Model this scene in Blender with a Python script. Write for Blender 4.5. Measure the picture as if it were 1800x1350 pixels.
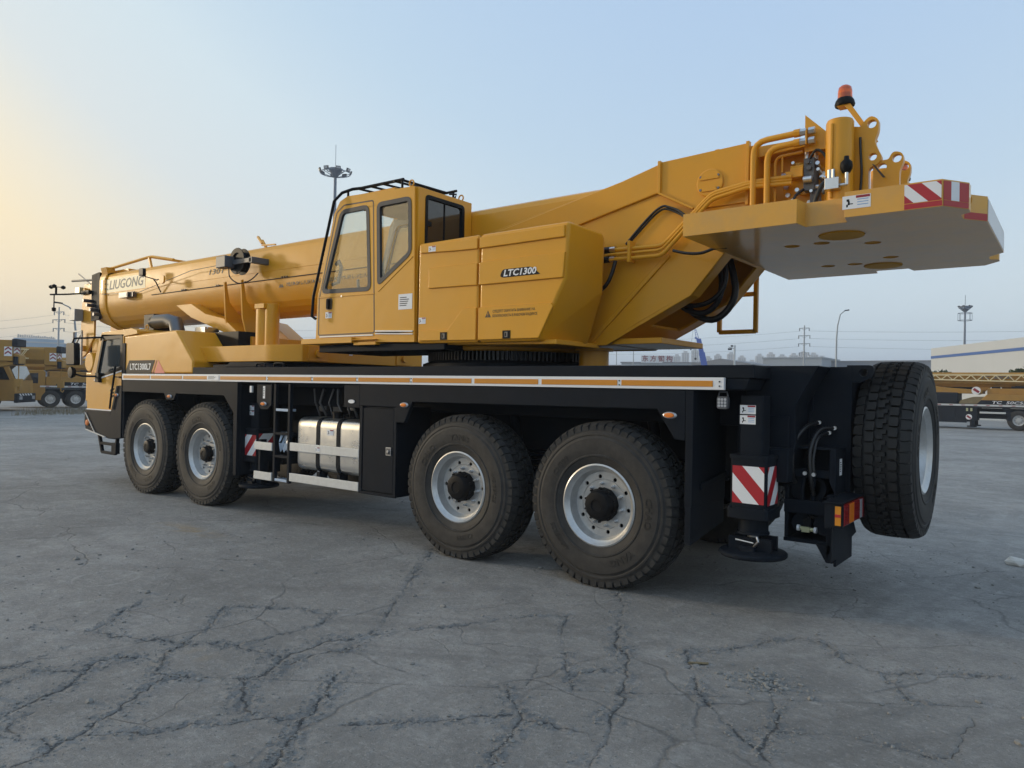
import bpy, bmesh, math, random
import numpy as np
from mathutils import Vector, Matrix
R = math.radians
random.seed(7)
rng = np.random.default_rng(11)
for o in list(bpy.data.objects): bpy.data.objects.remove(o)
S = bpy.context.scene
COL = S.collection

# ------------------------------------------------------------ camera
cam = bpy.data.cameras.new('camera'); camo = bpy.data.objects.new('camera', cam); COL.objects.link(camo)
S.camera = camo
cam.sensor_width = 36; cam.sensor_fit = 'HORIZONTAL'; cam.lens = 25.99
cam.clip_start = 0.05; cam.clip_end = 6000
_r = Vector((-0.79168689, -0.6106188, 0.0194048)); _u = Vector((0.01151254, 0.01684592, 0.99979182)); _f = Vector((0.61081857, -0.79174547, 0.00630692))
camo.matrix_world = Matrix(((_r.x, _u.x, -_f.x, -3.3649), (_r.y, _u.y, -_f.y, 7.1152), (_r.z, _u.z, -_f.z, 1.7286), (0, 0, 0, 1)))
S.render.resolution_x = 1024; S.render.resolution_y = 768

# ------------------------------------------------------------ sky, sun, exposure
SUN_EL, SUN_AZ = R(9.0), R(20)          # low evening sun; azimuth from +X towards +Y
world = bpy.data.worlds.new('World'); S.world = world; world.use_nodes = True
nt = world.node_tree; nt.nodes.clear()
wo = nt.nodes.new('ShaderNodeOutputWorld'); bg = nt.nodes.new('ShaderNodeBackground')
sky = nt.nodes.new('ShaderNodeTexSky'); sky.sky_type = 'NISHITA'; sky.sun_disc = False
sky.sun_elevation = SUN_EL; sky.sun_rotation = R(90) - SUN_AZ
sky.altitude = 0; sky.air_density = 1.0; sky.dust_density = 2.2; sky.ozone_density = 1.5
bg.inputs['Strength'].default_value = 0.15
EXPO = 1.45
# the evening haze tints the sky by its brightness: blue away from the sun, cream towards it
lum = nt.nodes.new('ShaderNodeRGBToBW'); rampn = nt.nodes.new('ShaderNodeValToRGB'); gain = nt.nodes.new('ShaderNodeVectorMath'); gain.operation = 'SCALE'
half_ = nt.nodes.new('ShaderNodeMath'); half_.operation = 'MULTIPLY'; half_.inputs[1].default_value = 0.146
gain.inputs[3].default_value = 1.28/(0.15*2**EXPO)
els = rampn.color_ramp.elements
stops = [(0.17, (.365, .50, .68)), (0.25, (.44, .57, .695)), (0.33, (.55, .65, .71)), (0.455, (.62, .67, .68)), (0.58, (.77, .72, .59)), (0.72, (.90, .76, .51)), (0.90, (.94, .77, .51)), (1.0, (1.9, 1.5, .9))]
els[0].position = stops[0][0]; els[0].color = (*stops[0][1], 1); els[1].position = stops[-1][0]; els[1].color = (*stops[-1][1], 1)
for p_, c_ in stops[1:-1]:
    e_ = els.new(p_); e_.color = (*c_, 1)
nt.links.new(sky.outputs[0], lum.inputs[0]); nt.links.new(lum.outputs[0], half_.inputs[0]); nt.links.new(half_.outputs[0], rampn.inputs[0]); nt.links.new(rampn.outputs[0], gain.inputs[0]); nt.links.new(gain.outputs[0], bg.inputs[0])
nt.links.new(bg.outputs[0], wo.inputs[0])
sl = bpy.data.lights.new('sun', 'SUN'); sl.energy = 0.6; sl.angle = R(4.0); sl.color = (1.0, 0.82, 0.58)
so = bpy.data.objects.new('sun', sl); COL.objects.link(so)
HAZE_DENSITY = 0.0010
_sd = Vector((math.cos(SUN_EL)*math.cos(SUN_AZ), math.cos(SUN_EL)*math.sin(SUN_AZ), math.sin(SUN_EL)))
so.rotation_euler = _sd.to_track_quat('Z', 'Y').to_euler(); so.location = _sd*60
S.view_settings.view_transform = 'Standard'; S.view_settings.look = 'None'
S.view_settings.gamma = 1; S.view_settings.exposure = EXPO
S.render.engine = 'CYCLES'
S.cycles.max_bounces = 7; S.cycles.diffuse_bounces = 3; S.cycles.glossy_bounces = 3; S.cycles.transmission_bounces = 6; S.cycles.volume_bounces = 0

# ------------------------------------------------------------ materials
MATS = {}
def mat(name, col, rough=0.5, metal=0.0, coat=0.0, var=0.0, vscale=3.0, bump=0.0, bscale=40.0, dirt=None, dirt_amt=0.0, trans=0.0, alpha=1.0, spec=0.5, rvar=0.0, emit=0.0, wave=0.0):
    m = bpy.data.materials.new(name); m.use_nodes = True
    n = m.node_tree.nodes; l = m.node_tree.links; b = n['Principled BSDF']
    b.inputs['Base Color'].default_value = (*col, 1); b.inputs['Roughness'].default_value = rough
    b.inputs['Metallic'].default_value = metal; b.inputs['Coat Weight'].default_value = coat
    b.inputs['Coat Roughness'].default_value = 0.09; b.inputs['Specular IOR Level'].default_value = spec
    b.inputs['Transmission Weight'].default_value = trans; b.inputs['Alpha'].default_value = alpha
    if emit:
        b.inputs['Emission Color'].default_value = (*col, 1); b.inputs['Emission Strength'].default_value = emit
    if var or dirt or bump or rvar:
        tc = n.new('ShaderNodeTexCoord')
        no = n.new('ShaderNodeTexNoise'); no.inputs['Scale'].default_value = vscale; no.inputs['Detail'].default_value = 8; no.inputs['Roughness'].default_value = 0.62
        l.new(tc.outputs['Object'], no.inputs['Vector'])
        c = None
        if var:
            mx = n.new('ShaderNodeMix'); mx.data_type = 'RGBA'
            mx.inputs[6].default_value = (*[x*(1-var) for x in col], 1); mx.inputs[7].default_value = (*[min(1, x*(1+var)) for x in col], 1)
            l.new(no.outputs['Fac'], mx.inputs[0]); c = mx.outputs[2]
        if dirt:
            n2 = n.new('ShaderNodeTexNoise'); n2.inputs['Scale'].default_value = vscale*2.3; n2.inputs['Detail'].default_value = 9; n2.inputs['Roughness'].default_value = 0.7
            l.new(tc.outputs['Object'], n2.inputs['Vector'])
            rp = n.new('ShaderNodeMapRange'); rp.inputs[1].default_value = 0.42; rp.inputs[2].default_value = 0.72; rp.inputs[4].default_value = dirt_amt
            l.new(n2.outputs['Fac'], rp.inputs[0])
            m2 = n.new('ShaderNodeMix'); m2.data_type = 'RGBA'; m2.inputs[6].default_value = (*col, 1); m2.inputs[7].default_value = (*dirt, 1)
            if c is not None: l.new(c, m2.inputs[6])
            l.new(rp.outputs[0], m2.inputs[0]); c = m2.outputs[2]
        if c is not None: l.new(c, b.inputs['Base Color'])
        if rvar:
            rr = n.new('ShaderNodeMapRange'); rr.inputs[3].default_value = max(0.02, rough-rvar); rr.inputs[4].default_value = min(1, rough+rvar)
            l.new(no.outputs['Fac'], rr.inputs[0]); l.new(rr.outputs[0], b.inputs['Roughness'])
        if bump:
            n3 = n.new('ShaderNodeTexNoise'); n3.inputs['Scale'].default_value = bscale; n3.inputs['Detail'].default_value = 4
            l.new(tc.outputs['Object'], n3.inputs['Vector'])
            bp_ = n.new('ShaderNodeBump'); bp_.inputs['Strength'].default_value = bump; bp_.inputs['Distance'].default_value = 0.01
            l.new(n3.outputs['Fac'], bp_.inputs['Height']); nrm_ = bp_.outputs[0]
            if wave:
                n4 = n.new('ShaderNodeTexNoise'); n4.inputs['Scale'].default_value = 3.2; n4.inputs['Detail'].default_value = 1; l.new(tc.outputs['Object'], n4.inputs['Vector'])
                b4 = n.new('ShaderNodeBump'); b4.inputs['Strength'].default_value = wave; b4.inputs['Distance'].default_value = 0.02
                l.new(n4.outputs['Fac'], b4.inputs['Height']); l.new(nrm_, b4.inputs['Normal']); nrm_ = b4.outputs[0]
            l.new(nrm_, b.inputs['Normal'])
            if wave: l.new(nrm_, b.inputs['Coat Normal'])
    MATS[name] = m
    return m
M = MATS
mat('yellow', (0.72, 0.325, 0.013), 0.42, coat=0.22, spec=0.30, var=0.08, vscale=1.1, bump=0.05, bscale=55, dirt=(0.60, 0.31, 0.05), dirt_amt=0.30, rvar=0.08, wave=0.18)
mat('yellow_gloss', (0.70, 0.338, 0.028), 0.34, coat=0.45, var=0.05, vscale=1.3, dirt=(0.36, 0.25, 0.12), dirt_amt=0.35, rvar=0.06)
mat('yellow_matte', (0.70, 0.338, 0.028), 0.8, var=0.08, vscale=5)
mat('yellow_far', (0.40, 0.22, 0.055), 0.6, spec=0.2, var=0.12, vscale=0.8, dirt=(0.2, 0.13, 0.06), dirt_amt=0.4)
mat('black', (0.0110, 0.0145, 0.0205), 0.56, var=0.3, vscale=2, spec=0.07, bump=0.04, bscale=60, dirt=(0.020, 0.020, 0.021), dirt_amt=0.35, rvar=0.1)
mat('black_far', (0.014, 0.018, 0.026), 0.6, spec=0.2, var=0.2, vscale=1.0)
mat('plastic', (0.009, 0.009, 0.010), 0.45, spec=0.12)
mat('gear', (0.010, 0.010, 0.011), 0.35, var=0.2, vscale=5)
mat('rubber', (0.012, 0.0125, 0.013), 0.72, var=0.25, vscale=6, dirt=(0.035, 0.032, 0.028), dirt_amt=0.3, bump=0.12, bscale=90)
mat('sidewall', (0.019, 0.0178, 0.0168), 0.7, var=0.35, vscale=4, dirt=(0.055, 0.050, 0.045), dirt_amt=0.6, bump=0.15, bscale=80)
mat('tread', (0.017, 0.017, 0.017), 0.85, var=0.3, vscale=8, dirt=(0.065, 0.060, 0.053), dirt_amt=0.6, bump=0.2, bscale=60)
mat('letter_rubber', (0.007, 0.007, 0.007), 0.6)
mat('rim', (0.56, 0.56, 0.55), 0.34, metal=0.55, var=0.12, vscale=8, dirt=(0.22, 0.2, 0.18), dirt_amt=0.25, rvar=0.08)
mat('steel', (0.62, 0.62, 0.62), 0.28, metal=1.0, var=0.1, vscale=9)
mat('dark_steel', (0.16, 0.16, 0.165), 0.4, metal=0.8, var=0.2, vscale=9)
mat('grey_paint', (0.085, 0.09, 0.10), 0.45, var=0.12, vscale=6)
mat('alu', (0.66, 0.66, 0.65), 0.30, metal=0.95, var=0.1, vscale=5, bump=0.04, bscale=30, rvar=0.12)
mat('white_alu', (0.62, 0.63, 0.62), 0.45, metal=0.25, var=0.08, vscale=7, dirt=(0.35, 0.34, 0.32), dirt_amt=0.25)
mat('white', (0.78, 0.78, 0.78), 0.45)
mat('amber', (0.62, 0.24, 0.012), 0.3, coat=0.3, var=0.08, vscale=7)
mat('amber_lens', (0.85, 0.22, 0.02), 0.15, coat=0.6)
mat('orange_lens', (0.95, 0.16, 0.015), 0.08, trans=0.55, coat=0.4)
mat('red', (0.42, 0.018, 0.025), 0.35)
mat('red_lens', (0.30, 0.012, 0.014), 0.15, coat=0.6)
mat('clear_lens', (0.55, 0.56, 0.58), 0.12, metal=0.4)
mat('dark_red', (0.28, 0.015, 0.03), 0.35)
mat('blue_print', (0.2, 0.36, 0.6), 0.5)
mat('badge', (0.018, 0.018, 0.020), 0.55, spec=0.15)
mat('grey_print', (0.13, 0.14, 0.14), 0.5, spec=0.2)
mat('brown_print', (0.05, 0.028, 0.012), 0.45)
mat('pale_cream', (0.80, 0.68, 0.42), 0.45, spec=0.3)
def glass_material():
    m = bpy.data.materials.new('glass'); m.use_nodes = True; n = m.node_tree.nodes; l = m.node_tree.links; n.clear()
    o = n.new('ShaderNodeOutputMaterial'); mx = n.new('ShaderNodeMixShader'); tr = n.new('ShaderNodeBsdfTransparent'); gl = n.new('ShaderNodeBsdfGlossy'); fr = n.new('ShaderNodeLayerWeight'); pw = n.new('ShaderNodeMath'); pw.operation = 'POWER'; pw.inputs[1].default_value = 4.0; ad = n.new('ShaderNodeMath'); ad.operation = 'MULTIPLY_ADD'; ad.inputs[1].default_value = .45; ad.inputs[2].default_value = .07
    tr.inputs[0].default_value = (.90, .92, .91, 1); gl.inputs['Roughness'].default_value = .02; fr.inputs[0].default_value = .5
    l.new(fr.outputs['Facing'], pw.inputs[0]); l.new(pw.outputs[0], ad.inputs[0]); l.new(ad.outputs[0], mx.inputs[0]); l.new(tr.outputs[0], mx.inputs[1]); l.new(gl.outputs[0], mx.inputs[2]); l.new(mx.outputs[0], o.inputs[0]); MATS['glass'] = m
glass_material()
mat('dark_glass', (0.010, 0.012, 0.015), 0.04, coat=0.8)
mat('tint_glass', (0.055, 0.065, 0.07), 0.06, coat=0.7)
mat('interior', (0.30, 0.30, 0.29), 0.7)
mat('window_rubber', (0.055, 0.055, 0.058), 0.6)
mat('hose', (0.009, 0.009, 0.010), 0.42)
mat('film', (0.45, 0.55, 0.68), 0.25, coat=0.5, bump=0.5, bscale=40)
mat('pale_brass', (0.5, 0.5, 0.3), 0.35, metal=0.3)
mat('galv', (0.30, 0.33, 0.36), 0.5, metal=0.3, var=0.1)
mat('blue_grey', (0.16, 0.19, 0.24), 0.6, var=0.08)
mat('shed_white', (0.50, 0.53, 0.55), 0.7, var=0.05, vscale=0.3)
mat('shed_grey', (0.30, 0.34, 0.38), 0.7, var=0.08, vscale=0.2)
mat('shed_blue', (0.05, 0.13, 0.38), 0.6)
mat('shed_roof', (0.17, 0.18, 0.20), 0.7, var=0.1, vscale=0.1)
mat('tower_wall', (0.42, 0.43, 0.44), 0.8, var=0.06, vscale=0.05)
mat('tower_window', (0.14, 0.16, 0.19), 0.4)
mat('office_glass', (0.22, 0.34, 0.46), 0.3, var=0.08, vscale=0.1)
mat('sign_red', (0.25, 0.015, 0.03), 0.5)
mat('crane_blue', (0.035, 0.10, 0.42), 0.45)
mat('stone', (0.23, 0.225, 0.21), 0.9, var=0.35, vscale=60, bump=0.3, bscale=80)
mat('straw', (0.20, 0.16, 0.09), 0.9, var=0.3, vscale=5)
mat('paper', (0.62, 0.60, 0.55), 0.7)
mat('leaf', (0.05, 0.075, 0.025), 0.6, var=0.4, vscale=4)
mat('bark', (0.07, 0.055, 0.04), 0.85)

# ------------------------------------------------------------ mesh helpers
class MB:
    def __init__(s): s.v = []; s.f = []; s.mi = []
    def raw(s, v, f, m=0):
        b = len(s.v); s.v += [tuple(p) for p in v]; s.f += [tuple(i+b for i in q) for q in f]; s.mi += [m]*len(f); return s
    def box(s, x0, x1, y0, y1, z0, z1, m=0):
        v = [(x, y, z) for x in (x0, x1) for y in (y0, y1) for z in (z0, z1)]
        return s.raw(v, [(0, 1, 3, 2), (4, 6, 7, 5), (0, 4, 5, 1), (2, 3, 7, 6), (0, 2, 6, 4), (1, 5, 7, 3)], m)
    def prism(s, poly, ax, a, b, m=0):          # poly in the two other axes (in x,y,z order), extruded along ax from a to b
        n = len(poly)
        def P(p, t): return (t, p[0], p[1]) if ax == 'X' else (p[0], t, p[1]) if ax == 'Y' else (p[0], p[1], t)
        v = [P(p, a) for p in poly]+[P(p, b) for p in poly]
        f = [tuple(range(n))[::-1], tuple(range(n, 2*n))]+[(i, (i+1) % n, n+(i+1) % n, n+i) for i in range(n)]
        return s.raw(v, f, m)
    def beam(s, p, q, w, h, m=0, up=(0, 0, 1)):  # rectangular bar between two points
        p = Vector(p); q = Vector(q); d = (q-p).normalized(); u = Vector(up)
        if abs(d.dot(u)) > 0.95: u = Vector((1, 0, 0))
        a = d.cross(u).normalized()*w/2; c = d.cross(a).normalized()*h/2
        v = [p+i*a+j*c for i, j in ((-1, -1), (1, -1), (1, 1), (-1, 1))]+[q+i*a+j*c for i, j in ((-1, -1), (1, -1), (1, 1), (-1, 1))]
        return s.raw(v, [(3, 2, 1, 0), (4, 5, 6, 7), (0, 1, 5, 4), (1, 2, 6, 5), (2, 3, 7, 6), (3, 0, 4, 7)], m)
    def tube(s, path, r, n=8, m=0, caps=True, closed=False):
        P = [Vector(p) for p in path]; k = len(P); rings = []; prev = None
        for i, p in enumerate(P):
            if closed: t = P[(i+1) % k]-P[i-1]
            else: t = (P[min(i+1, k-1)]-P[max(i-1, 0)])
            t.normalize()
            if prev is None:
                u = Vector((0, 0, 1)) if abs(t.z) < 0.9 else Vector((1, 0, 0))
                a = t.cross(u).normalized()
            else: a = (prev-t*prev.dot(t)).normalized()
            prev = a; b = t.cross(a); rr = r[i] if isinstance(r, (list, tuple)) else r
            rings.append([p+(a*math.cos(2*math.pi*j/n)+b*math.sin(2*math.pi*j/n))*rr for j in range(n)])
        v = [q for g in rings for q in g]; f = []
        for i in range(k if closed else k-1):
            i2 = (i+1) % k
            for j in range(n): f.append((i*n+j, i2*n+j, i2*n+(j+1) % n, i*n+(j+1) % n))
        if caps and not closed: f += [tuple(range(n)), tuple(range((k-1)*n, k*n))[::-1]]
        return s.raw(v, f, m)
    def cyl(s, p, q, r, n=20, m=0, r2=None):
        return s.tube([p, q], [r, r if r2 is None else r2], n, m)
    def lathe(s, prof, c, ax='Y', n=48, m=0, closed=False, caps=True):   # prof: (radius, along axis)
        v = []; k = len(prof)
        for (r, t) in prof:
            for j in range(n):
                a = 2*math.pi*j/n; x, y = r*math.cos(a), r*math.sin(a)
                v.append((c[0]+t, c[1]+x, c[2]+y) if ax == 'X' else (c[0]+x, c[1]+t, c[2]+y) if ax == 'Y' else (c[0]+x, c[1]+y, c[2]+t))
        f = []
        for i in range(k if closed else k-1):
            i2 = (i+1) % k
            for j in range(n): f.append((i*n+j, i*n+(j+1) % n, i2*n+(j+1) % n, i2*n+j))
        if not closed and caps:
            for e, i in ((prof[0], 0), (prof[-1], k-1)):
                if e[0] > 1e-4: f.append(tuple(range(i*n, i*n+n)))
        return s.raw(v, f, m)
    def loft(s, sects, m=0, caps=True):
        n = len(sects[0]); v = [p for g in sects for p in g]; f = []
        for i in range(len(sects)-1):
            for j in range(n): f.append((i*n+j, i*n+(j+1) % n, (i+1)*n+(j+1) % n, (i+1)*n+j))
        if caps: f += [tuple(range(n))[::-1], tuple(range((len(sects)-1)*n, len(sects)*n))]
        return s.raw(v, f, m)
    def mesh(s, me, mtx, m=0):
        return s.raw([mtx @ v.co for v in me.vertices], [tuple(p.vertices) for p in me.polygons], m)
    def quad(s, o, u, v, m=0):
        o, u, v = Vector(o), Vector(u), Vector(v)
        return s.raw([o, o+u, o+u+v, o+v], [(0, 1, 2, 3)], m)
    def mirror_y(s):
        n = len(s.v); s.v += [(x, -y, z) for x, y, z in s.v]; s.f += [tuple(i+n for i in reversed(q)) for q in s.f]; s.mi += list(s.mi); return s
    def build(s, name, mats, parent=None, bevel=0.0, smooth=40, loc=None, seg=2, fix=True):
        me = bpy.data.meshes.new(name); me.from_pydata(s.v, [], s.f)
        for mm in (mats if isinstance(mats, (list, tuple)) else [mats]): me.materials.append(MATS[mm])
        me.polygons.foreach_set('material_index', s.mi)
        if fix:
            bm = bmesh.new(); bm.from_mesh(me); bmesh.ops.remove_doubles(bm, verts=bm.verts, dist=1e-5); bmesh.ops.recalc_face_normals(bm, faces=bm.faces); bm.to_mesh(me); bm.free()
        if smooth:
            me.polygons.foreach_set('use_smooth', [True]*len(me.polygons)); me.set_sharp_from_angle(angle=R(smooth))
        return link(name, me, parent, bevel, loc, seg)
def link(name, me, parent=None, bevel=0.0, loc=None, seg=2):
    o = bpy.data.objects.new(name, me); COL.objects.link(o)
    if parent: o.parent = parent
    if loc: o.location = loc
    if bevel:
        b = o.modifiers.new('bevel', 'BEVEL'); b.width = bevel; b.segments = seg; b.limit_method = 'ANGLE'; b.angle_limit = R(35); b.harden_normals = True
    return o
def empty(name, parent=None, loc=(0, 0, 0), rz=0, label=None, cat=None, group=None, scale=None):
    o = bpy.data.objects.new(name, None); COL.objects.link(o); o.location = loc; o.rotation_euler = (0, 0, rz); o.empty_display_size = 0.2
    if scale: o.scale = (scale,)*3
    if parent: o.parent = parent
    return tag(o, label, cat, group)
def tag(o, label=None, cat=None, group=None, kind=None):
    if label: o['label'] = label
    if cat: o['category'] = cat
    if group: o['group'] = group
    if kind: o['kind'] = kind
    return o
def copy_tree(o, parent=None):
    c = o.copy(); COL.objects.link(c); c.parent = parent
    for ch in list(o.children): copy_tree(ch, c)
    return c
def rpoly(pts, r, n=4):                       # polygon with rounded corners (r may be a list)
    out = []; k = len(pts)
    for i in range(k):
        p0, p1, p2 = Vector(pts[i-1]), Vector(pts[i]), Vector(pts[(i+1) % k]); rr = r[i] if isinstance(r, (list, tuple)) else r
        if rr <= 0: out.append(tuple(p1)); continue
        d0 = (p0-p1); d2 = (p2-p1); t = min(rr, d0.length*0.45, d2.length*0.45); a = p1+d0.normalized()*t; b = p1+d2.normalized()*t
        for j in range(n+1):
            q = j/n; out.append(tuple(a*(1-q)**2+p1*2*q*(1-q)+b*q*q))
    return out
def plate(outer, holes, ax, a, b):            # polygon with holes, extruded along ax -> (verts, faces)
    cu = bpy.data.curves.new('c', 'CURVE'); cu.dimensions = '2D'; cu.fill_mode = 'BOTH'; cu.extrude = abs(b-a)/2
    for loop in [outer]+list(holes):
        sp = cu.splines.new('POLY'); sp.points.add(len(loop)-1); sp.use_cyclic_u = True
        for q, p in zip(sp.points, loop): q.co = (p[0], p[1], 0, 1)
    ob = bpy.data.objects.new('c', cu); me = ob.to_mesh(); mid = (a+b)/2
    v = []
    for q in me.vertices:
        x, y, z = q.co; v.append((mid+z, x, y) if ax == 'X' else (x, mid+z, y) if ax == 'Y' else (x, y, mid+z))
    f = [tuple(p.vertices) for p in me.polygons]
    ob.to_mesh_clear(); bpy.data.objects.remove(ob); bpy.data.curves.remove(cu)
    return v, f
TXT = {}
def text_mesh(body, size, depth=0.001, shear=0.0, bold=0.0, align='CENTER', width=None):
    cu = bpy.data.curves.new('t', 'FONT'); cu.body = body; cu.size = size; cu.extrude = depth; cu.shear = shear; cu.offset = bold*size
    cu.align_x = align; cu.align_y = 'CENTER'; cu.resolution_u = 2
    ob = bpy.data.objects.new('t', cu); me = ob.to_mesh(); m = me.copy(); ob.to_mesh_clear()
    bpy.data.objects.remove(ob); bpy.data.curves.remove(cu)
    if width and len(m.vertices):
        xs = [v.co.x for v in m.vertices]; w0 = max(xs)-min(xs)
        for v in m.vertices: v.co.x *= width/w0
    return m
def side_mtx(x, y, z, ry=0):                  # text frame lying on a face that looks towards +Y
    return Matrix.Translation((x, y, z)) @ Matrix(((-1, 0, 0, 0), (0, 0, 1, 0), (0, 1, 0, 0), (0, 0, 0, 1))) @ Matrix.Rotation(ry, 4, 'Z')
def rear_mtx(x, y, z):                        # on a face that looks towards -X
    return Matrix.Translation((x, y, z)) @ Matrix(((0, 0, -1, 0), (-1, 0, 0, 0), (0, 1, 0, 0), (0, 0, 0, 1)))
def sticker(parent, mtx, w, h, name='warning_sticker', head=True):
    m = MB(); t = 0.0015
    def rect(x0, x1, y0, y1, z, mi): m.raw([mtx @ Vector(p) for p in ((x0, y0, z), (x1, y0, z), (x1, y1, z), (x0, y1, z))], [(0, 1, 2, 3)], mi)
    def blk(x0, x1, y0, y1, z0, z1, mi):
        v = [mtx @ Vector((x, y, z)) for x in (x0, x1) for y in (y0, y1) for z in (z0, z1)]
        m.raw(v, [(0, 1, 3, 2), (4, 6, 7, 5), (0, 4, 5, 1), (2, 3, 7, 6), (0, 2, 6, 4), (1, 5, 7, 3)], mi)
    blk(-w/2, w/2, -h/2, h/2, 0, t, 0)
    if head:
        rect(-0.02*w, w/2*0.95, h*0.28, h*0.47, t+0.0006, 1)
        for k in range(3): rect(0.03*w, w*0.42, h*(0.14-0.2*k), h*(0.20-0.2*k), t+0.0006, 3)
        for (cx, cy, a, b) in ((-.30, .16, .05, .09), (-.27, -.05, .035, .15), (-.2, -.12, .08, .035), (-.33, -.25, .03, .1)): rect(w*(cx-a), w*(cx+a), h*(cy-b), h*(cy+b), t+0.0006, 2)
    else:
        for k in range(5): rect(-w*0.4, w*(0.1+0.06*(k*7 % 4)), h*(0.25-0.13*k), h*(0.30-0.13*k), t+0.0006, 2)
    return m.build(name, ['white', 'dark_red', 'badge', 'blue_print'], parent, smooth=0, fix=False)

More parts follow.
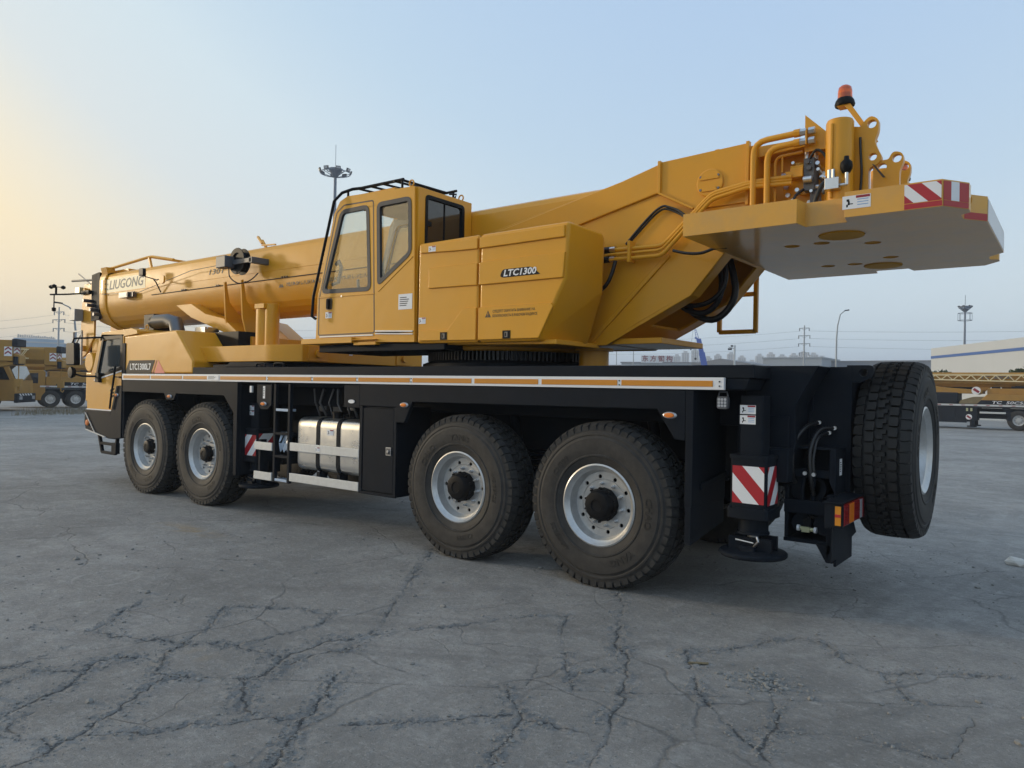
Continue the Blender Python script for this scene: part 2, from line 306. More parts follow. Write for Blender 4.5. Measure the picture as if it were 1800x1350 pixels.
# ------------------------------------------------------------ ground: one sheet, fine near the camera, with the cracks as real grooves
CRACKS = [
 (1.0, [(1.76,5.45),(1.72,5.35),(1.79,5.18),(1.84,5.09),(1.88,4.96),(1.89,4.92)]),
 (1.0, [(1.46,5.55),(1.51,5.44),(1.56,5.34),(1.37,5.18),(1.34,5.11)]),
 (1.8, [(0.4,5.84),(0.42,5.76),(0.46,5.66),(0.51,5.51),(0.61,5.35),(0.71,5.16),(0.79,5.04),(0.85,4.93),(0.79,4.79)]),
 (1.5, [(0.95,5.55),(0.94,5.64),(0.85,5.71),(0.67,5.71),(0.59,5.64),(0.46,5.65)]),
 (2.2, [(1.04,5.68),(1.06,5.57),(1.13,5.4),(1.19,5.28),(1.32,5.16),(1.44,5.03),(1.43,4.94),(1.33,4.85)]),
 (1.0, [(2.44,5.03),(2.26,4.95),(2.08,4.85),(2.08,4.77),(2.2,4.59),(2.35,4.47),(2.51,4.22)]),
 (0.8, [(2.54,4.65),(2.35,4.47)]),
 (1.5, [(2.01,4.79),(1.71,4.69),(1.55,4.59),(1.41,4.55),(1.31,4.51),(1.23,4.42),(1.04,4.33),(0.96,4.32),(0.66,4.25)]),
 (1.1, [(1.34,4.54),(1.41,4.45),(1.5,4.29),(1.72,4.05),(1.9,3.89),(1.65,3.7),(1.39,3.54),(1.22,3.51),(1.14,3.48)]),
 (1.2, [(1.31,4.51),(1.3,4.6),(1.26,4.7),(1.11,4.79),(0.98,4.91),(0.79,4.79)]),
 (1.0, [(1.06,4.32),(1.03,4.12),(1.01,3.95),(1.01,3.67),(1.18,3.38)]),
 (3.2, [(0.48,4.49),(0.62,4.28),(0.64,4.12),(0.68,3.91),(0.57,3.74)]),
 (2.4, [(0.52,4.32),(0.51,4.05),(0.43,3.8)]),
 (2.0, [(0.48,4.49),(0.55,4.62),(0.42,4.66),(0.24,4.78),(0.09,4.83)]),
 (1.2, [(0.49,5.5),(0.42,5.44),(0.35,5.33),(0.22,5.2),(0.21,5.11),(0.06,4.99),(0.02,4.88),(-0.09,4.78),(-0.18,4.7)]),
 (2.0, [(0.16,4.18),(0.08,4.33),(-0.08,4.54),(-0.18,4.7),(-0.29,4.85),(-0.38,4.98),(-0.47,5.11)]),
 (0.6, [(0.77,4.78),(0.55,4.62),(0.05,4.27),(-0.5,3.88),(-1.04,3.51),(-1.57,3.14),(-2.1,2.78),(-2.62,2.42),(-3.13,2.07)]),
 (1.4, [(2.14,1.32),(1.49,2.25),(1.03,2.9),(0.63,3.45),(0.56,3.6)]),
 (0.9, [(0.95,2.98),(0.9,2.9),(0.92,2.81)]),
 (1.0, [(0.54,3.59),(0.41,3.34),(0.26,3.13),(0.12,2.86),(-0.03,2.54),(-0.26,2.34)]),
 (0.7, [(1.01,3.48),(0.97,3.26),(0.95,3.04)]),
 (1.2, [(-0.26,2.34),(-0.46,2.72),(-0.69,3.02),(-0.91,3.3),(-1.05,3.48)]),
 (1.0, [(-0.94,3.31),(-0.94,3.21),(-1.14,3.06)]),
 (1.7, [(-0.76,3.73),(-0.88,3.83),(-0.99,3.92),(-1.07,4.04),(-1.15,4.26),(-1.23,4.45)]),
 (1.6, [(-0.38,4.62),(-0.52,4.49),(-0.65,4.35),(-0.82,4.17),(-0.98,3.97)]),
 (1.2, [(-1.07,3.98),(-1.17,3.92),(-1.31,3.92),(-1.45,3.88)]),
 (2.2, [(-0.22,1.49),(-0.47,1.86),(-0.87,2.67),(-1.08,2.86),(-1.23,3.21),(-1.37,3.51),(-1.45,3.74),(-1.53,3.99),(-1.59,4.18)]),
 (0.8, [(-0.14,2.08),(-0.25,1.91),(-0.34,1.69)]),
 (0.8, [(-0.62,3.22),(-0.74,3.45),(-0.81,3.61)]),
 (0.7, [(-0.06,3.32),(-0.22,3.19),(-0.53,3.06),(-0.69,3.02)]),
 (1.0, [(-1.5,3.67),(-1.62,3.69),(-1.74,3.55)]),
 (2.2, [(-1.29,2.46),(-1.52,2.86),(-1.72,3.15),(-1.87,3.31),(-2.02,3.43),(-2.14,3.51),(-2.25,3.63)]),
 (2.2, [(-1.89,2.57),(-2.01,2.9),(-2.13,3.2),(-2.13,3.39),(-2.14,3.51)]),
 (1.5, [(-1.34,2.46),(-1.45,2.27),(-1.59,2.05),(-1.7,1.8),(-1.83,1.64),(-1.98,1.67),(-2.14,1.9),(-2.32,2.01),(-2.44,1.99),(-2.72,1.75),(-3.01,1.59)]),
 (1.2, [(-2.41,2.05),(-2.61,2.36),(-2.66,2.35)]),
 (1.3, [(-2.15,3.26),(-2.31,3.15),(-2.42,3.03),(-2.52,3.06),(-2.72,3.04),(-2.87,2.99)]),
 (0.8, [(-2.91,2.4),(-2.91,2.73),(-2.89,2.98)]),
 (0.9, [(-1.54,-1.96),(-1.79,-1.56),(-2.01,-1.31),(-2.11,-0.9),(-2.23,-0.96),(-2.49,-1.44),(-2.77,-1.8)]),
 (0.8, [(-1.4,-1.96),(-1.69,-2.09),(-2.19,-2.49)]),
 (0.9, [(-2.45,-0.21),(-2.69,-0.31),(-2.88,-0.26),(-2.99,-0.29)]),
 (0.9, [(-1.82,0.67),(-1.84,0.99),(-2.08,0.75),(-2.31,0.7)]),
 (0.8, [(-2.92,1.19),(-3.0,1.21)]),
 (1.0, [(-1.79,2.82),(-1.9,2.76),(-1.96,2.6)]),
]
MARKS = [(0.05, [(-1.02, 3.05), (0.62, 4.05)]), (0.03, [(-0.9, 2.98), (0.75, 3.98)]), (0.06, [(-0.6, 2.6), (1.0, 3.6)]), (0.04, [(-0.45, 2.5), (1.1, 3.4)]), (0.05, [(-2.7, -1.9), (-2.2, 0.9)]), (0.05, [(-2.25, -1.7), (-2.0, 0.8)]),
         (0.06, [(-3.2, 2.2), (-1.9, 4.1)]), (0.05, [(-3.0, 2.0), (-1.6, 3.9)]), (0.05, [(-2.4, 1.4), (-1.1, 3.3)]), (0.12, [(6.0, 3.4), (2.4, 3.6), (0.5, 2.0)]), (0.1, [(-2.1, -2.6), (-3.4, -0.6)])]
def axis(lo, f0, f1, hi, fine, step, far):
    a = list(np.arange(lo, f0-step*.5, step))+list(np.arange(f0, f1, fine))+list(np.arange(f1, hi+1e-6, step)); s = step; out = [a[-1]]
    while out[-1] < far: s *= 1.22; out.append(out[-1]+s)
    s = step; low = [a[0]]
    while low[-1] > -far: s *= 1.22; low.append(low[-1]-s)
    return np.array(low[:0:-1]+a+out[1:])
def smooth_noise(X, Y, sc, seed):
    # value noise on the grid
    g = np.random.default_rng(seed).random((256, 256)); x = X/sc; y = Y/sc
    xi = np.floor(x).astype(int); yi = np.floor(y).astype(int); fx = x-xi; fy = y-yi
    fx = fx*fx*(3-2*fx); fy = fy*fy*(3-2*fy); a = xi % 256; b = yi % 256; a1 = (a+1) % 256; b1 = (b+1) % 256
    return (g[a, b]*(1-fx)+g[a1, b]*fx)*(1-fy)+(g[a, b1]*(1-fx)+g[a1, b1]*fx)*fy
GX = axis(-3.9, -3.1, 2.4, 5.2, 0.0092, 0.018, 3500); GY = axis(-2.9, 2.2, 6.1, 6.4, 0.0092, 0.018, 3500)
nx, ny = len(GX), len(GY)
XX, YY = np.meshgrid(GX, GY, indexing='ij')
near = ((XX > -4.2) & (XX < 5.6) & (YY > -3.2) & (YY < 6.8)).astype(float)
crack = np.zeros((nx, ny)); rub = np.zeros((nx, ny)); mark = np.zeros((nx, ny)); edge = np.zeros((nx, ny))
def jitter(pts, amp, step=0.05):
    out = [np.array(pts[0])]; rr = np.random.default_rng(int(abs(pts[0][0]*1000+pts[-1][1]*77)))
    for p, q in zip(pts[:-1], pts[1:]):
        p = np.array(p); q = np.array(q); L = np.linalg.norm(q-p); k = max(1, int(L/step)); nrm = np.array([-(q-p)[1], (q-p)[0]])/max(L, 1e-6)
        for i in range(1, k+1):
            out.append(p+(q-p)*i/k+nrm*(rr.normal()*amp*(0 if i == k else 1)))
    return out
def stamp(field, pts, fn, reach):
    for p, q in zip(pts[:-1], pts[1:]):
        i0, i1 = np.searchsorted(GX, [min(p[0], q[0])-reach, max(p[0], q[0])+reach]); j0, j1 = np.searchsorted(GY, [min(p[1], q[1])-reach, max(p[1], q[1])+reach])
        if i1 <= i0 or j1 <= j0: continue
        xs = XX[i0:i1, j0:j1]; ys = YY[i0:i1, j0:j1]; d = q-p; L2 = max(d @ d, 1e-9)
        t = np.clip(((xs-p[0])*d[0]+(ys-p[1])*d[1])/L2, 0, 1)
        dist = np.hypot(xs-p[0]-t*d[0], ys-p[1]-t*d[1])
        np.maximum(field[i0:i1, j0:j1], fn(dist, xs, ys), out=field[i0:i1, j0:j1])
n1 = smooth_noise(XX, YY, 0.03, 1); n2 = smooth_noise(XX, YY, 0.09, 2); n3 = smooth_noise(XX, YY, 0.31, 3)
for w, pts in CRACKS:
    jp = jitter(pts, 0.012 if w > 0.65 else 0.002)
    stamp(crack, jp, lambda d, x, y: np.clip(0.86+0.09*w-d/0.034, 0, 1.2), 0.04)
    if w > 0.95: stamp(rub, jp, lambda d, x, y: np.clip(1-d/(0.055*w), 0, 1), 0.055*w+0.02)
for w, pts in MARKS:
    stamp(mark, [np.array(p) for p in jitter(pts, 0.004, 0.2)], lambda d, x, y: 0.5*np.clip(1.2-d/w, 0, 1), w*1.3)
ring = np.abs(np.hypot(XX+1.17, YY-3.65)-0.30); mark = np.maximum(mark, np.clip(1-ring/0.022, 0, 1)*np.clip(0.35+(XX+1.17)*1.8, 0, 1)*near*1.4)
crack -= np.clip(0.42-0.75*n3-0.25*n2, 0, 1)*0.8; crack = np.clip(crack, 0, 1.2)
groove = np.clip((crack-0.55)/0.4, 0, 1)
rubm = rub*np.clip((n3*0.9+n2*0.7)-0.35, 0, 1)*1.5
rubm = np.clip(rubm, 0, 1)
rust = np.exp(-(((XX-1.1)**2+(YY-4.65)**2)/0.018))+np.exp(-((XX-4.95)**2/0.35+(YY-2.51)**2/0.02))
rust = rust*near*np.clip(n2*1.6-0.3, 0, 1)
chalk = np.clip(1-np.abs(np.hypot((XX-3.41), (YY-4.12))-0.26)/0.022, 0, 1)*near*n2
ZZ = near*((smooth_noise(XX, YY, 1.7, 5)-0.5)*0.012+(n3-0.5)*0.004)-groove*0.004-rubm*0.001+rubm*(n1-0.5)*0.020*1.2+near*(n1-0.5)*0.0012
taper = np.clip((np.minimum(np.minimum(XX+3.9, 5.2-XX), np.minimum(YY+2.9, 6.4-YY)))/0.5, 0, 1); ZZ *= taper
ZZ -= 0.006
gm = bpy.data.meshes.new('ground')
vc = np.stack([XX, YY, ZZ], -1).reshape(-1, 3).astype(np.float32)
ii, jj = np.meshgrid(np.arange(nx-1), np.arange(ny-1), indexing='ij'); a = (ii*ny+jj).ravel()
quads = np.stack([a, a+ny, a+ny+1, a+1], 1).astype(np.int32); nf = len(quads)
gm.vertices.add(len(vc)); gm.vertices.foreach_set('co', vc.ravel()); gm.loops.add(nf*4); gm.loops.foreach_set('vertex_index', quads.ravel())
gm.polygons.add(nf); gm.polygons.foreach_set('loop_start', np.arange(0, nf*4, 4, dtype=np.int32)); gm.polygons.foreach_set('use_smooth', np.ones(nf, bool))
gm.update(calc_edges=True)
for nm, arr in (('crack', crack), ('rubble', rubm), ('mark', mark), ('rust', rust), ('chalk', chalk)):
    at_ = gm.attributes.new(nm, 'FLOAT', 'POINT'); at_.data.foreach_set('value', arr.ravel().astype(np.float32))
def ground_material():
    m = bpy.data.materials.new('worn_concrete'); m.use_nodes = True; n = m.node_tree.nodes; l = m.node_tree.links; b = n['Principled BSDF']
    geo = n.new('ShaderNodeNewGeometry'); pos = geo.outputs['Position']
    def noise(sc, det=6, ro=0.6, vec=None):
        q = n.new('ShaderNodeTexNoise'); q.inputs['Scale'].default_value = sc; q.inputs['Detail'].default_value = det; q.inputs['Roughness'].default_value = ro
        l.new(vec or pos, q.inputs['Vector']); return q.outputs['Fac']
    def rng_(v, a0, a1, b0, b1):
        q = n.new('ShaderNodeMapRange'); q.inputs[1].default_value = a0; q.inputs[2].default_value = a1; q.inputs[3].default_value = b0; q.inputs[4].default_value = b1
        l.new(v, q.inputs[0]); return q.outputs[0]
    def mix(f, c0, c1):
        q = n.new('ShaderNodeMix'); q.data_type = 'RGBA'
        for i, c in ((6, c0), (7, c1)):
            if isinstance(c, tuple): q.inputs[i].default_value = (*c, 1)
            else: l.new(c, q.inputs[i])
        if isinstance(f, float): q.inputs[0].default_value = f
        else: l.new(f, q.inputs[0])
        return q.outputs[2]
    def att(nm):
        q = n.new('ShaderNodeAttribute'); q.attribute_name = nm; return q.outputs['Fac']
    def math_(op, x, y):
        q = n.new('ShaderNodeMath'); q.operation = op
        for i, t in enumerate((x, y)):
            if isinstance(t, float): q.inputs[i].default_value = t
            else: l.new(t, q.inputs[i])
        return q.outputs[0]
    c = mix(rng_(noise(0.45, 6, 0.6), 0.38, 0.62, 0, 1), (0.26, 0.252, 0.235), (0.44, 0.425, 0.40))
    c = mix(rng_(noise(2.6, 7, 0.7), 0.44, 0.66, 0, 0.7), c, (0.215, 0.208, 0.195))
    c = mix(rng_(noise(26, 5, 0.7), 0.38, 0.72, 0, 0.55), c, (0.185, 0.180, 0.170))
    st = n.new('ShaderNodeMapping'); st.inputs['Scale'].default_value = (5, 22, 1); st.inputs['Rotation'].default_value = (0, 0, R(35)); l.new(pos, st.inputs['Vector'])
    c = mix(rng_(noise(1.0, 7, 0.72, st.outputs[0]), 0.58, 0.72, 0, 0.6), c, (0.55, 0.53, 0.50))          # pale scuffs
    c = mix(rng_(noise(70, 3, 0.6), 0.62, 0.70, 0, 0.75), c, (0.06, 0.06, 0.062))                            # dark grit
    c = mix(rng_(noise(48, 3, 0.6), 0.65, 0.72, 0, 0.7), c, (0.55, 0.53, 0.50))                             # pale grit
    c = mix(rng_(noise(150, 4, 0.75), 0.42, 0.62, 0, 0.5), c, (0.17, 0.166, 0.158))
    c = mix(rng_(noise(34, 7, 0.8), 0.54, 0.66, 0, 0.5), c, (0.50, 0.485, 0.46))
    c = mix(rng_(noise(5.5, 8, 0.75), 0.52, 0.66, 0, 0.38), c, (0.46, 0.45, 0.43))
    c = mix(rng_(att('rubble'), 0.0, 0.8, 0, 0.4), c, mix(rng_(noise(60, 4, 0.6), 0.3, 0.7, 0, 1), (0.07, 0.072, 0.075), (0.33, 0.32, 0.305)))
    c = mix(rng_(att('mark'), 0.0, 1.0, 0, 0.42), c, (0.13, 0.125, 0.12))
    c = mix(rng_(att('rust'), 0.0, 1.0, 0, 0.6), c, (0.36, 0.25, 0.12))
    c = mix(rng_(att('chalk'), 0.0, 0.7, 0, 0.35), c, (0.5, 0.49, 0.46))
    # fine hair cracks beyond the traced ones
    vo = n.new('ShaderNodeTexVoronoi'); vo.feature = 'DISTANCE_TO_EDGE'; vo.inputs['Scale'].default_value = 0.42
    wp = n.new('ShaderNodeMixRGB'); wp.blend_type = 'ADD'; wp.inputs[0].default_value = 0.55
    nz = n.new('ShaderNodeTexNoise'); nz.inputs['Scale'].default_value = 1.3; nz.inputs['Detail'].default_value = 6; l.new(pos, nz.inputs['Vector'])
    l.new(pos, wp.inputs[1]); l.new(nz.outputs['Color'], wp.inputs[2]); l.new(wp.outputs[0], vo.inputs['Vector'])
    hair = math_('MULTIPLY', rng_(vo.outputs['Distance'], 0.0, 0.008, 1, 0), rng_(noise(0.8, 3), 0.42, 0.55, 0, 1))
    vo2 = n.new('ShaderNodeTexVoronoi'); vo2.feature = 'DISTANCE_TO_EDGE'; vo2.inputs['Scale'].default_value = 1.25; l.new(wp.outputs[0], vo2.inputs['Vector'])
    hair2 = math_('MULTIPLY', rng_(vo2.outputs['Distance'], 0.0, 0.012, 1, 0), rng_(noise(0.55, 3), 0.5, 0.62, 0, 1)); hair = math_('MAXIMUM', hair, hair2)
    c = mix(math_('MULTIPLY', hair, 0.42), c, (0.05, 0.05, 0.052))
    ragged = math_('ADD', att('crack'), math_('MULTIPLY', math_('SUBTRACT', noise(95, 4, 0.65), 0.5), 0.55))
    line = rng_(ragged, 0.80, 0.93, 0, 1)
    c = mix(math_('MULTIPLY', rng_(ragged, 0.45, 0.85, 0, 1), 0.18), c, (0.10, 0.10, 0.10))
    c = mix(math_('MULTIPLY', line, 0.62), c, (0.06, 0.06, 0.06))
    l.new(c, b.inputs['Base Color'])
    l.new(rng_(noise(3.0, 5), 0.3, 0.7, 0.62, 0.92), b.inputs['Roughness']); b.inputs['Specular IOR Level'].default_value = 0.35
    h = math_('ADD', math_('MULTIPLY', noise(110, 6, 0.75), 0.75), math_('MULTIPLY', noise(11, 6, 0.65), 1.3)); h = math_('SUBTRACT', h, math_('MULTIPLY', hair, 0.6)); h = math_('SUBTRACT', h, math_('MULTIPLY', line, 0.5))
    bu = n.new('ShaderNodeBump'); bu.inputs['Strength'].default_value = 1.0; bu.inputs['Distance'].default_value = 0.016; l.new(h, bu.inputs['Height']); l.new(bu.outputs[0], b.inputs['Normal'])
    MATS['ground'] = m; return m
gm.materials.append(ground_material())
ground = tag(link('ground', gm), kind='structure', label='cracked grey concrete yard ground')

# loose gravel along the cracks: one mass of small stones
def stone_shape(r, sd, q=1):
    bm = bmesh.new(); bmesh.ops.create_icosphere(bm, subdivisions=q, radius=r); rr = random.Random(sd)
    for v in bm.verts: v.co = Vector((v.co.x*1.25, v.co.y, v.co.z*0.7))*(0.75+0.5*rr.random())
    V = np.array([v.co[:] for v in bm.verts]); F = np.array([[v.index for v in f.verts] for f in bm.faces]); bm.free(); return V, F
base = [stone_shape(1, k) for k in range(6)]
cand = np.argwhere((rubm > 0.12) & (near > 0)); wts = np.array([rubm[i, j]**.7*(GX[min(i+1, nx-1)]-GX[i])*(GY[min(j+1, ny-1)]-GY[j]) for i, j in cand]); wts /= wts.sum()
pick = cand[rng.choice(len(cand), 6500, p=wts)]
gv, gf, off = [], [], 0
extra = [(rng.uniform(-3.8, 5), rng.uniform(-2.5, 6.2)) for _ in range(2600)]
pile = [(-1.88+rng.normal()*0.12, 2.66+rng.normal()*0.09) for _ in range(220)]
for k, (x, y, s) in enumerate([(GX[i]+rng.normal()*0.03, GY[j]+rng.normal()*0.03, abs(rng.normal())*0.0030+0.0016) for i, j in pick]+[(x, y, abs(rng.normal())**1.5*0.0034+0.0014) for x, y in extra]+[(x, y, abs(rng.normal())*0.006+0.003) for x, y in pile]):
    V, F = base[k % 6]; c_, s_ = math.cos(k), math.sin(k)
    i = min(np.searchsorted(GX, x), nx-1); j = min(np.searchsorted(GY, y), ny-1); z = ZZ[i, j]
    P = V*s; P = np.stack([P[:, 0]*c_-P[:, 1]*s_+x, P[:, 0]*s_+P[:, 1]*c_+y, P[:, 2]+z+s*0.3], 1)
    gv.append(P); gf.append(F+off); off += len(V)
gme = bpy.data.meshes.new('gravel'); gme.from_pydata(np.concatenate(gv).tolist(), [], np.concatenate(gf).tolist()); gme.materials.append(MATS['stone'])
tag(link('gravel', gme), 'loose grey gravel scattered along the pavement cracks', 'gravel', kind='stuff')
def ground_z(x, y):
    return float(ZZ[min(np.searchsorted(GX, x), nx-1), min(np.searchsorted(GY, y), ny-1)])
STONES = [(4.31, 4.0, .05, 'dark flat stone lying on the left of the yard, in front of the front wheel'), (4.35, 3.45, .028, 'small pale stone lying just behind the dark flat stone'),
          (2.69, 4.11, .04, 'flat stone at the end of a crack, left of the rear wheels'), (0.86, 5.32, .035, 'round dark stone in the left foreground'),
          (-0.33, 5.22, .04, 'pale flat stone at the bottom edge of the picture'), (-2.63, -0.84, .035, 'single dark stone lying behind the spare wheel'), (1.3, 5.62, .04, 'grey stone at the left edge of the foreground')]
for k, (x, y, r_, lb) in enumerate(STONES):
    r_ *= .62; V, F = stone_shape(r_, 50+k, 1); me = bpy.data.meshes.new('stone'); me.from_pydata(V.tolist(), [], F.tolist()); me.materials.append(MATS['stone'])
    tag(link('stone', me, loc=(x, y, ground_z(x, y)+r_*0.3)), lb, 'stone', 'loose stones on the yard')
w_ = MB(); w_.loft([[(-.06, -.02, 0), (.07, -.012, 0), (.08, .012, .004), (-.05, .02, .003)], [(-.055, -.018, .006), (.065, -.01, .008), (.075, .01, .01), (-.045, .018, .009)]])
wo_ = w_.build('wood_splinter', 'straw', loc=(-1.45, 2.61, ground_z(-1.45, 2.61)+.004)); wo_.rotation_euler = (0.05, 0, 0.6); tag(wo_, 'pale splinter of wood lying in the right foreground', 'wood')
cr = MB(); V, F = stone_shape(0.075, 91, 2); cr.raw(V.tolist(), F.tolist()); co = cr.build('litter', 'paper', loc=(-2.85, -2.19, .03), smooth=0); tag(co, 'crumpled pale paper litter on the ground at the right edge', 'litter')

# ============================================================ the mobile crane (X forward, Y to its left, Z up)
crane = empty('mobile_crane', label='large yellow four axle mobile crane with black chassis in the foreground', cat='crane')

# ---------------- wheels
RT, ZC = 0.742, 0.716
def tyre_parts(flat):
    prof = [(.340, -.17), (.36, -.19), (.41, -.207), (.48, -.221), (.55, -.224), (.62, -.214), (.672, -.200), (.700, -.188), (.712, -.17), (.716, 0), (.712, .17), (.700, .188), (.672, .200), (.645, .207), (.638, .214), (.622, .217), (.616, .2125), (.60, .216), (.592, .223), (.55, .226), (.48, .223), (.452, .2175), (.446, .223), (.434, .222), (.428, .2135), (.41, .209), (.375, .197), (.36, .19), (.340, .17)]
    t = MB(); t.lathe(prof, (0, 0, 0), 'Y', 96, closed=True)
    tr = MB(); NP = 54; dA = 2*math.pi/NP
    def blk(poly, top, bot, k, inset=0.004):
        n = len(poly); cu_ = sum(p[0] for p in poly)/n; cv = sum(p[1] for p in poly)/n; v = []
        for (u, y) in poly:
            a = (k+u)*dA; r = bot(y); v.append((r*math.cos(a), y, r*math.sin(a)))
        for (u, y) in poly:
            r = top(y); u2 = u+(cu_-u)*0.09; y2 = y+(cv-y)*0.06; a = (k+u2)*dA; v.append((r*math.cos(a), y2, r*math.sin(a)))
        f = [tuple(range(n, 2*n))]+[(i, (i+1) % n, n+(i+1) % n, n+i) for i in range(n)]
        tr.raw(v, f)
    top = lambda y: RT-0.012*(abs(y)/.2)**2.2; bot = lambda y: 0.712-0.01*(abs(y)/.2)**2
    stop = lambda y: RT-0.004-0.030*max(0, (abs(y)-.12)/.085)**2; sbot = lambda y: .700-0.04*max(0, (abs(y)-.15)/.06)
    for k in range(NP):
        for s in (-1, 1):
            w0 = s*.083; h = .036
            blk([(.07, w0-h*.85), (.5, w0-h), (.93, w0-h*.85), (.93, w0+h*.85), (.5, w0+h), (.07, w0+h*.85)], top, bot, k+(0.5 if s > 0 else 0))
            i0, i1 = .131, .207
            blk([(0, s*(i0-.004)), (.25, s*(i0+.004)), (.75, s*(i0+.004)), (1, s*(i0-.004)), (1, s*.172), (.93, s*.178), (.90, s*i1), (.12, s*i1), (.06, s*.178), (0, s*.172)], stop, sbot, k+(0.25 if s > 0 else .6))
        blk([(.06, -.036), (.50, -.036), (.50, -.008), (.96, -.008), (.96, .036), (.56, .036), (.56, .010), (.06, .010)], top, bot, k+.25, .002)
    if flat:
        for q in (t, tr): q.v = [(x, y*(1+0.10*max(0, min(1, (-z-.60)/.12))*(1 if abs(y) > .15 else .6)) if z < -.6 else y, max(z, -(ZC-0.0015)+0.004*min(1, abs(x)/.3)**2)) for x, y, z in q.v]
    return t, tr
rimm = MB()
rimm.lathe([(.335, -.17), (.352, -.172), (.352, -.16), (.325, -.14), (.30, -.06), (.302, .05), (.300, .10), (.318, .13), (.330, .145), (.332, .165), (.350, .178), (.364, .186), (.366, .198), (.352, .205), (.343, .196), (.330, .176), (.312, .165), (.306, .140), (.292, .105), (.287, .085)], (0, 0, 0), 'Y', 64, caps=False)
hv, hf = plate([(.289*math.cos(a), .289*math.sin(a)) for a in np.linspace(0, 2*math.pi, 65)[:-1]], [[(.247*math.cos(b)+.0185*math.cos(a), .247*math.sin(b)+.0185*math.sin(a)) for a in np.linspace(0, 2*math.pi, 13)[:-1]] for b in np.linspace(0.15, 2*math.pi+.15, 11)[:-1]], 'Y', .078, .090)
rimm.raw(hv, hf)
rimm.lathe([(.226, .0895), (.222, .094), (.218, .0895)], (0, 0, 0), 'Y', 64, caps=False)
dkm = MB().lathe([(.30, .02), (.0, .02)], (0, 0, 0), 'Y', 32)
hubm = MB(); hubm.lathe([(.150, .088), (.150, .150), (.143, .168), (.138, .170), (.132, .205), (.118, .222), (.108, .225), (.055, .228), (.050, .222), (.0, .222)], (0, 0, 0), 'Y', 12)
for k in range(10):
    a = 2*math.pi*(k+.5)/10; hubm.cyl((.148*math.cos(a), .15, .148*math.sin(a)), (.148*math.cos(a), .178, .148*math.sin(a)), .011, 6)
boltm = MB(); boltm.cyl((0, .086, 0), (0, .102, 0), .019, 10); boltm.cyl((0, .102, 0), (0, .125, 0), .0155, 6); boltm.cyl((0, .125, 0), (0, .142, 0), .009, 8)
SIDE = [(.36, .19), (.375, .197), (.41, .209), (.438, .2155), (.445, .2165), (.48, .223), (.55, .226), (.592, .223), (.60, .219)]
def letters(rot, par):
    for body, size, c, bold in (('CM399', .066, 0, .02), ('CHAO', .082, 142, .032), ('YANG', .082, 199, .032), ('445/95R25', .06, 280, .016)):
        me = text_mesh(body, size, 0.002, 0, bold); r0 = .505; v = []
        for q in me.vertices:
            a = R(rot+c)+(q.co.x*1.12)/r0; r = r0+q.co.y; v.append((-r*math.sin(a), float(np.interp(r, [p[0] for p in SIDE], [p[1] for p in SIDE]))+.0025+q.co.z*.6, r*math.cos(a)))
        MB().raw(v, [tuple(p.vertices) for p in me.polygons]).build('lettering', 'letter_rubber', par, smooth=0, fix=False)
tA, trA = tyre_parts(True); tB, trB = tyre_parts(False)
_mesh = {}
def shared(key, mb, mats, parent, smooth=40, loc=None, name=None):
    if key in _mesh:
        return link(name or key, _mesh[key], parent, loc=loc)
    o = mb.build(name or key, mats, parent, smooth=smooth, loc=loc); _mesh[key] = o.data; return o
def make_wheel(parent, loc, rot, spare=False, spin=0, name='wheel', label=None, flip=False):
    w = empty(name, parent, loc)
    if label: w['label'] = label
    if spare: w.rotation_euler = (0, 0, R(90))
    if flip: w.rotation_euler = (0, 0, R(180))
    k = 's' if spare else 'g'
    shared('tyre'+k, tB if spare else tA, 'rubber' if spare else 'sidewall', w, 30, name='tyre')
    t = shared('tread'+k, trB if spare else trA, 'rubber' if spare else 'tread', w, 25, name='tread'); t['kind'] = 'stuff'
    r_ = shared('rim', rimm, 'rim', w, 35); r_.rotation_euler = (0, R(spin), 0)
    b_ = shared('brake_drum', dkm, 'black', w)
    if not flip: letters(rot, w)
    if not spare and not flip:
        h_ = shared('hub_cap', hubm, 'plastic', w, 30)
        if loc[0] > 5: h_.scale = (.78, .82, .78)
        for j in range(10):
            a = 2*math.pi*(j+.3)/10; shared('lug_bolt', boltm, 'steel', w, 30, (.186*math.cos(a), 0, .186*math.sin(a)))
    return w
WX = (0.0, 1.657, 6.504, 8.16)
for x, rt, nm in zip(WX, (-50, 165, 145, 20), ('rearmost wheel', 'third wheel', 'second wheel', 'front wheel')):
    make_wheel(crane, (x, 1.285, ZC), rt, spin=rt*.7)
for x in WX: make_wheel(crane, (x, -1.285, ZC), 0, flip=True)
make_wheel(crane, (-2.135, .12, 1.28), 190-50, spare=True, name='spare_wheel', label='upright spare wheel hung on the tail')

# ---------------- chassis
m = MB(); m.box(-1.85, 9.0, -.55, .55, .95, 1.90)
m.box(-1.2, 5.9, -.95, .95, 1.45, 1.90)
for x in WX: m.cyl((x, -1.1, ZC), (x, 1.1, ZC), .11, 12); m.box(x-.2, x+.2, -.3, .3, ZC-.22, ZC+.22)
for x in WX:
    for y in (-.72, .72):
        m.cyl((x-.28, y, ZC+.05), (x-.12, y, 1.5), .055, 10)
        for k in range(5): m.beam((x-.7, y, ZC+.18+.045*k), (x+.7, y, ZC+.18+.045*k+.01), .11, .030)
m.cyl((1.6, 0, .75), (6.4, 0, .85), .07, 10)
m.build('chassis_frame', 'black', crane, bevel=.012)
# deck
m = MB()
m.box(-1.36, 6.85, -1.46, 1.46, 1.845, 1.948)
m.box(2.2, 6.85, -1.30, 1.30, 1.70, 1.85)
m.build('deck', 'black', crane, bevel=.008)
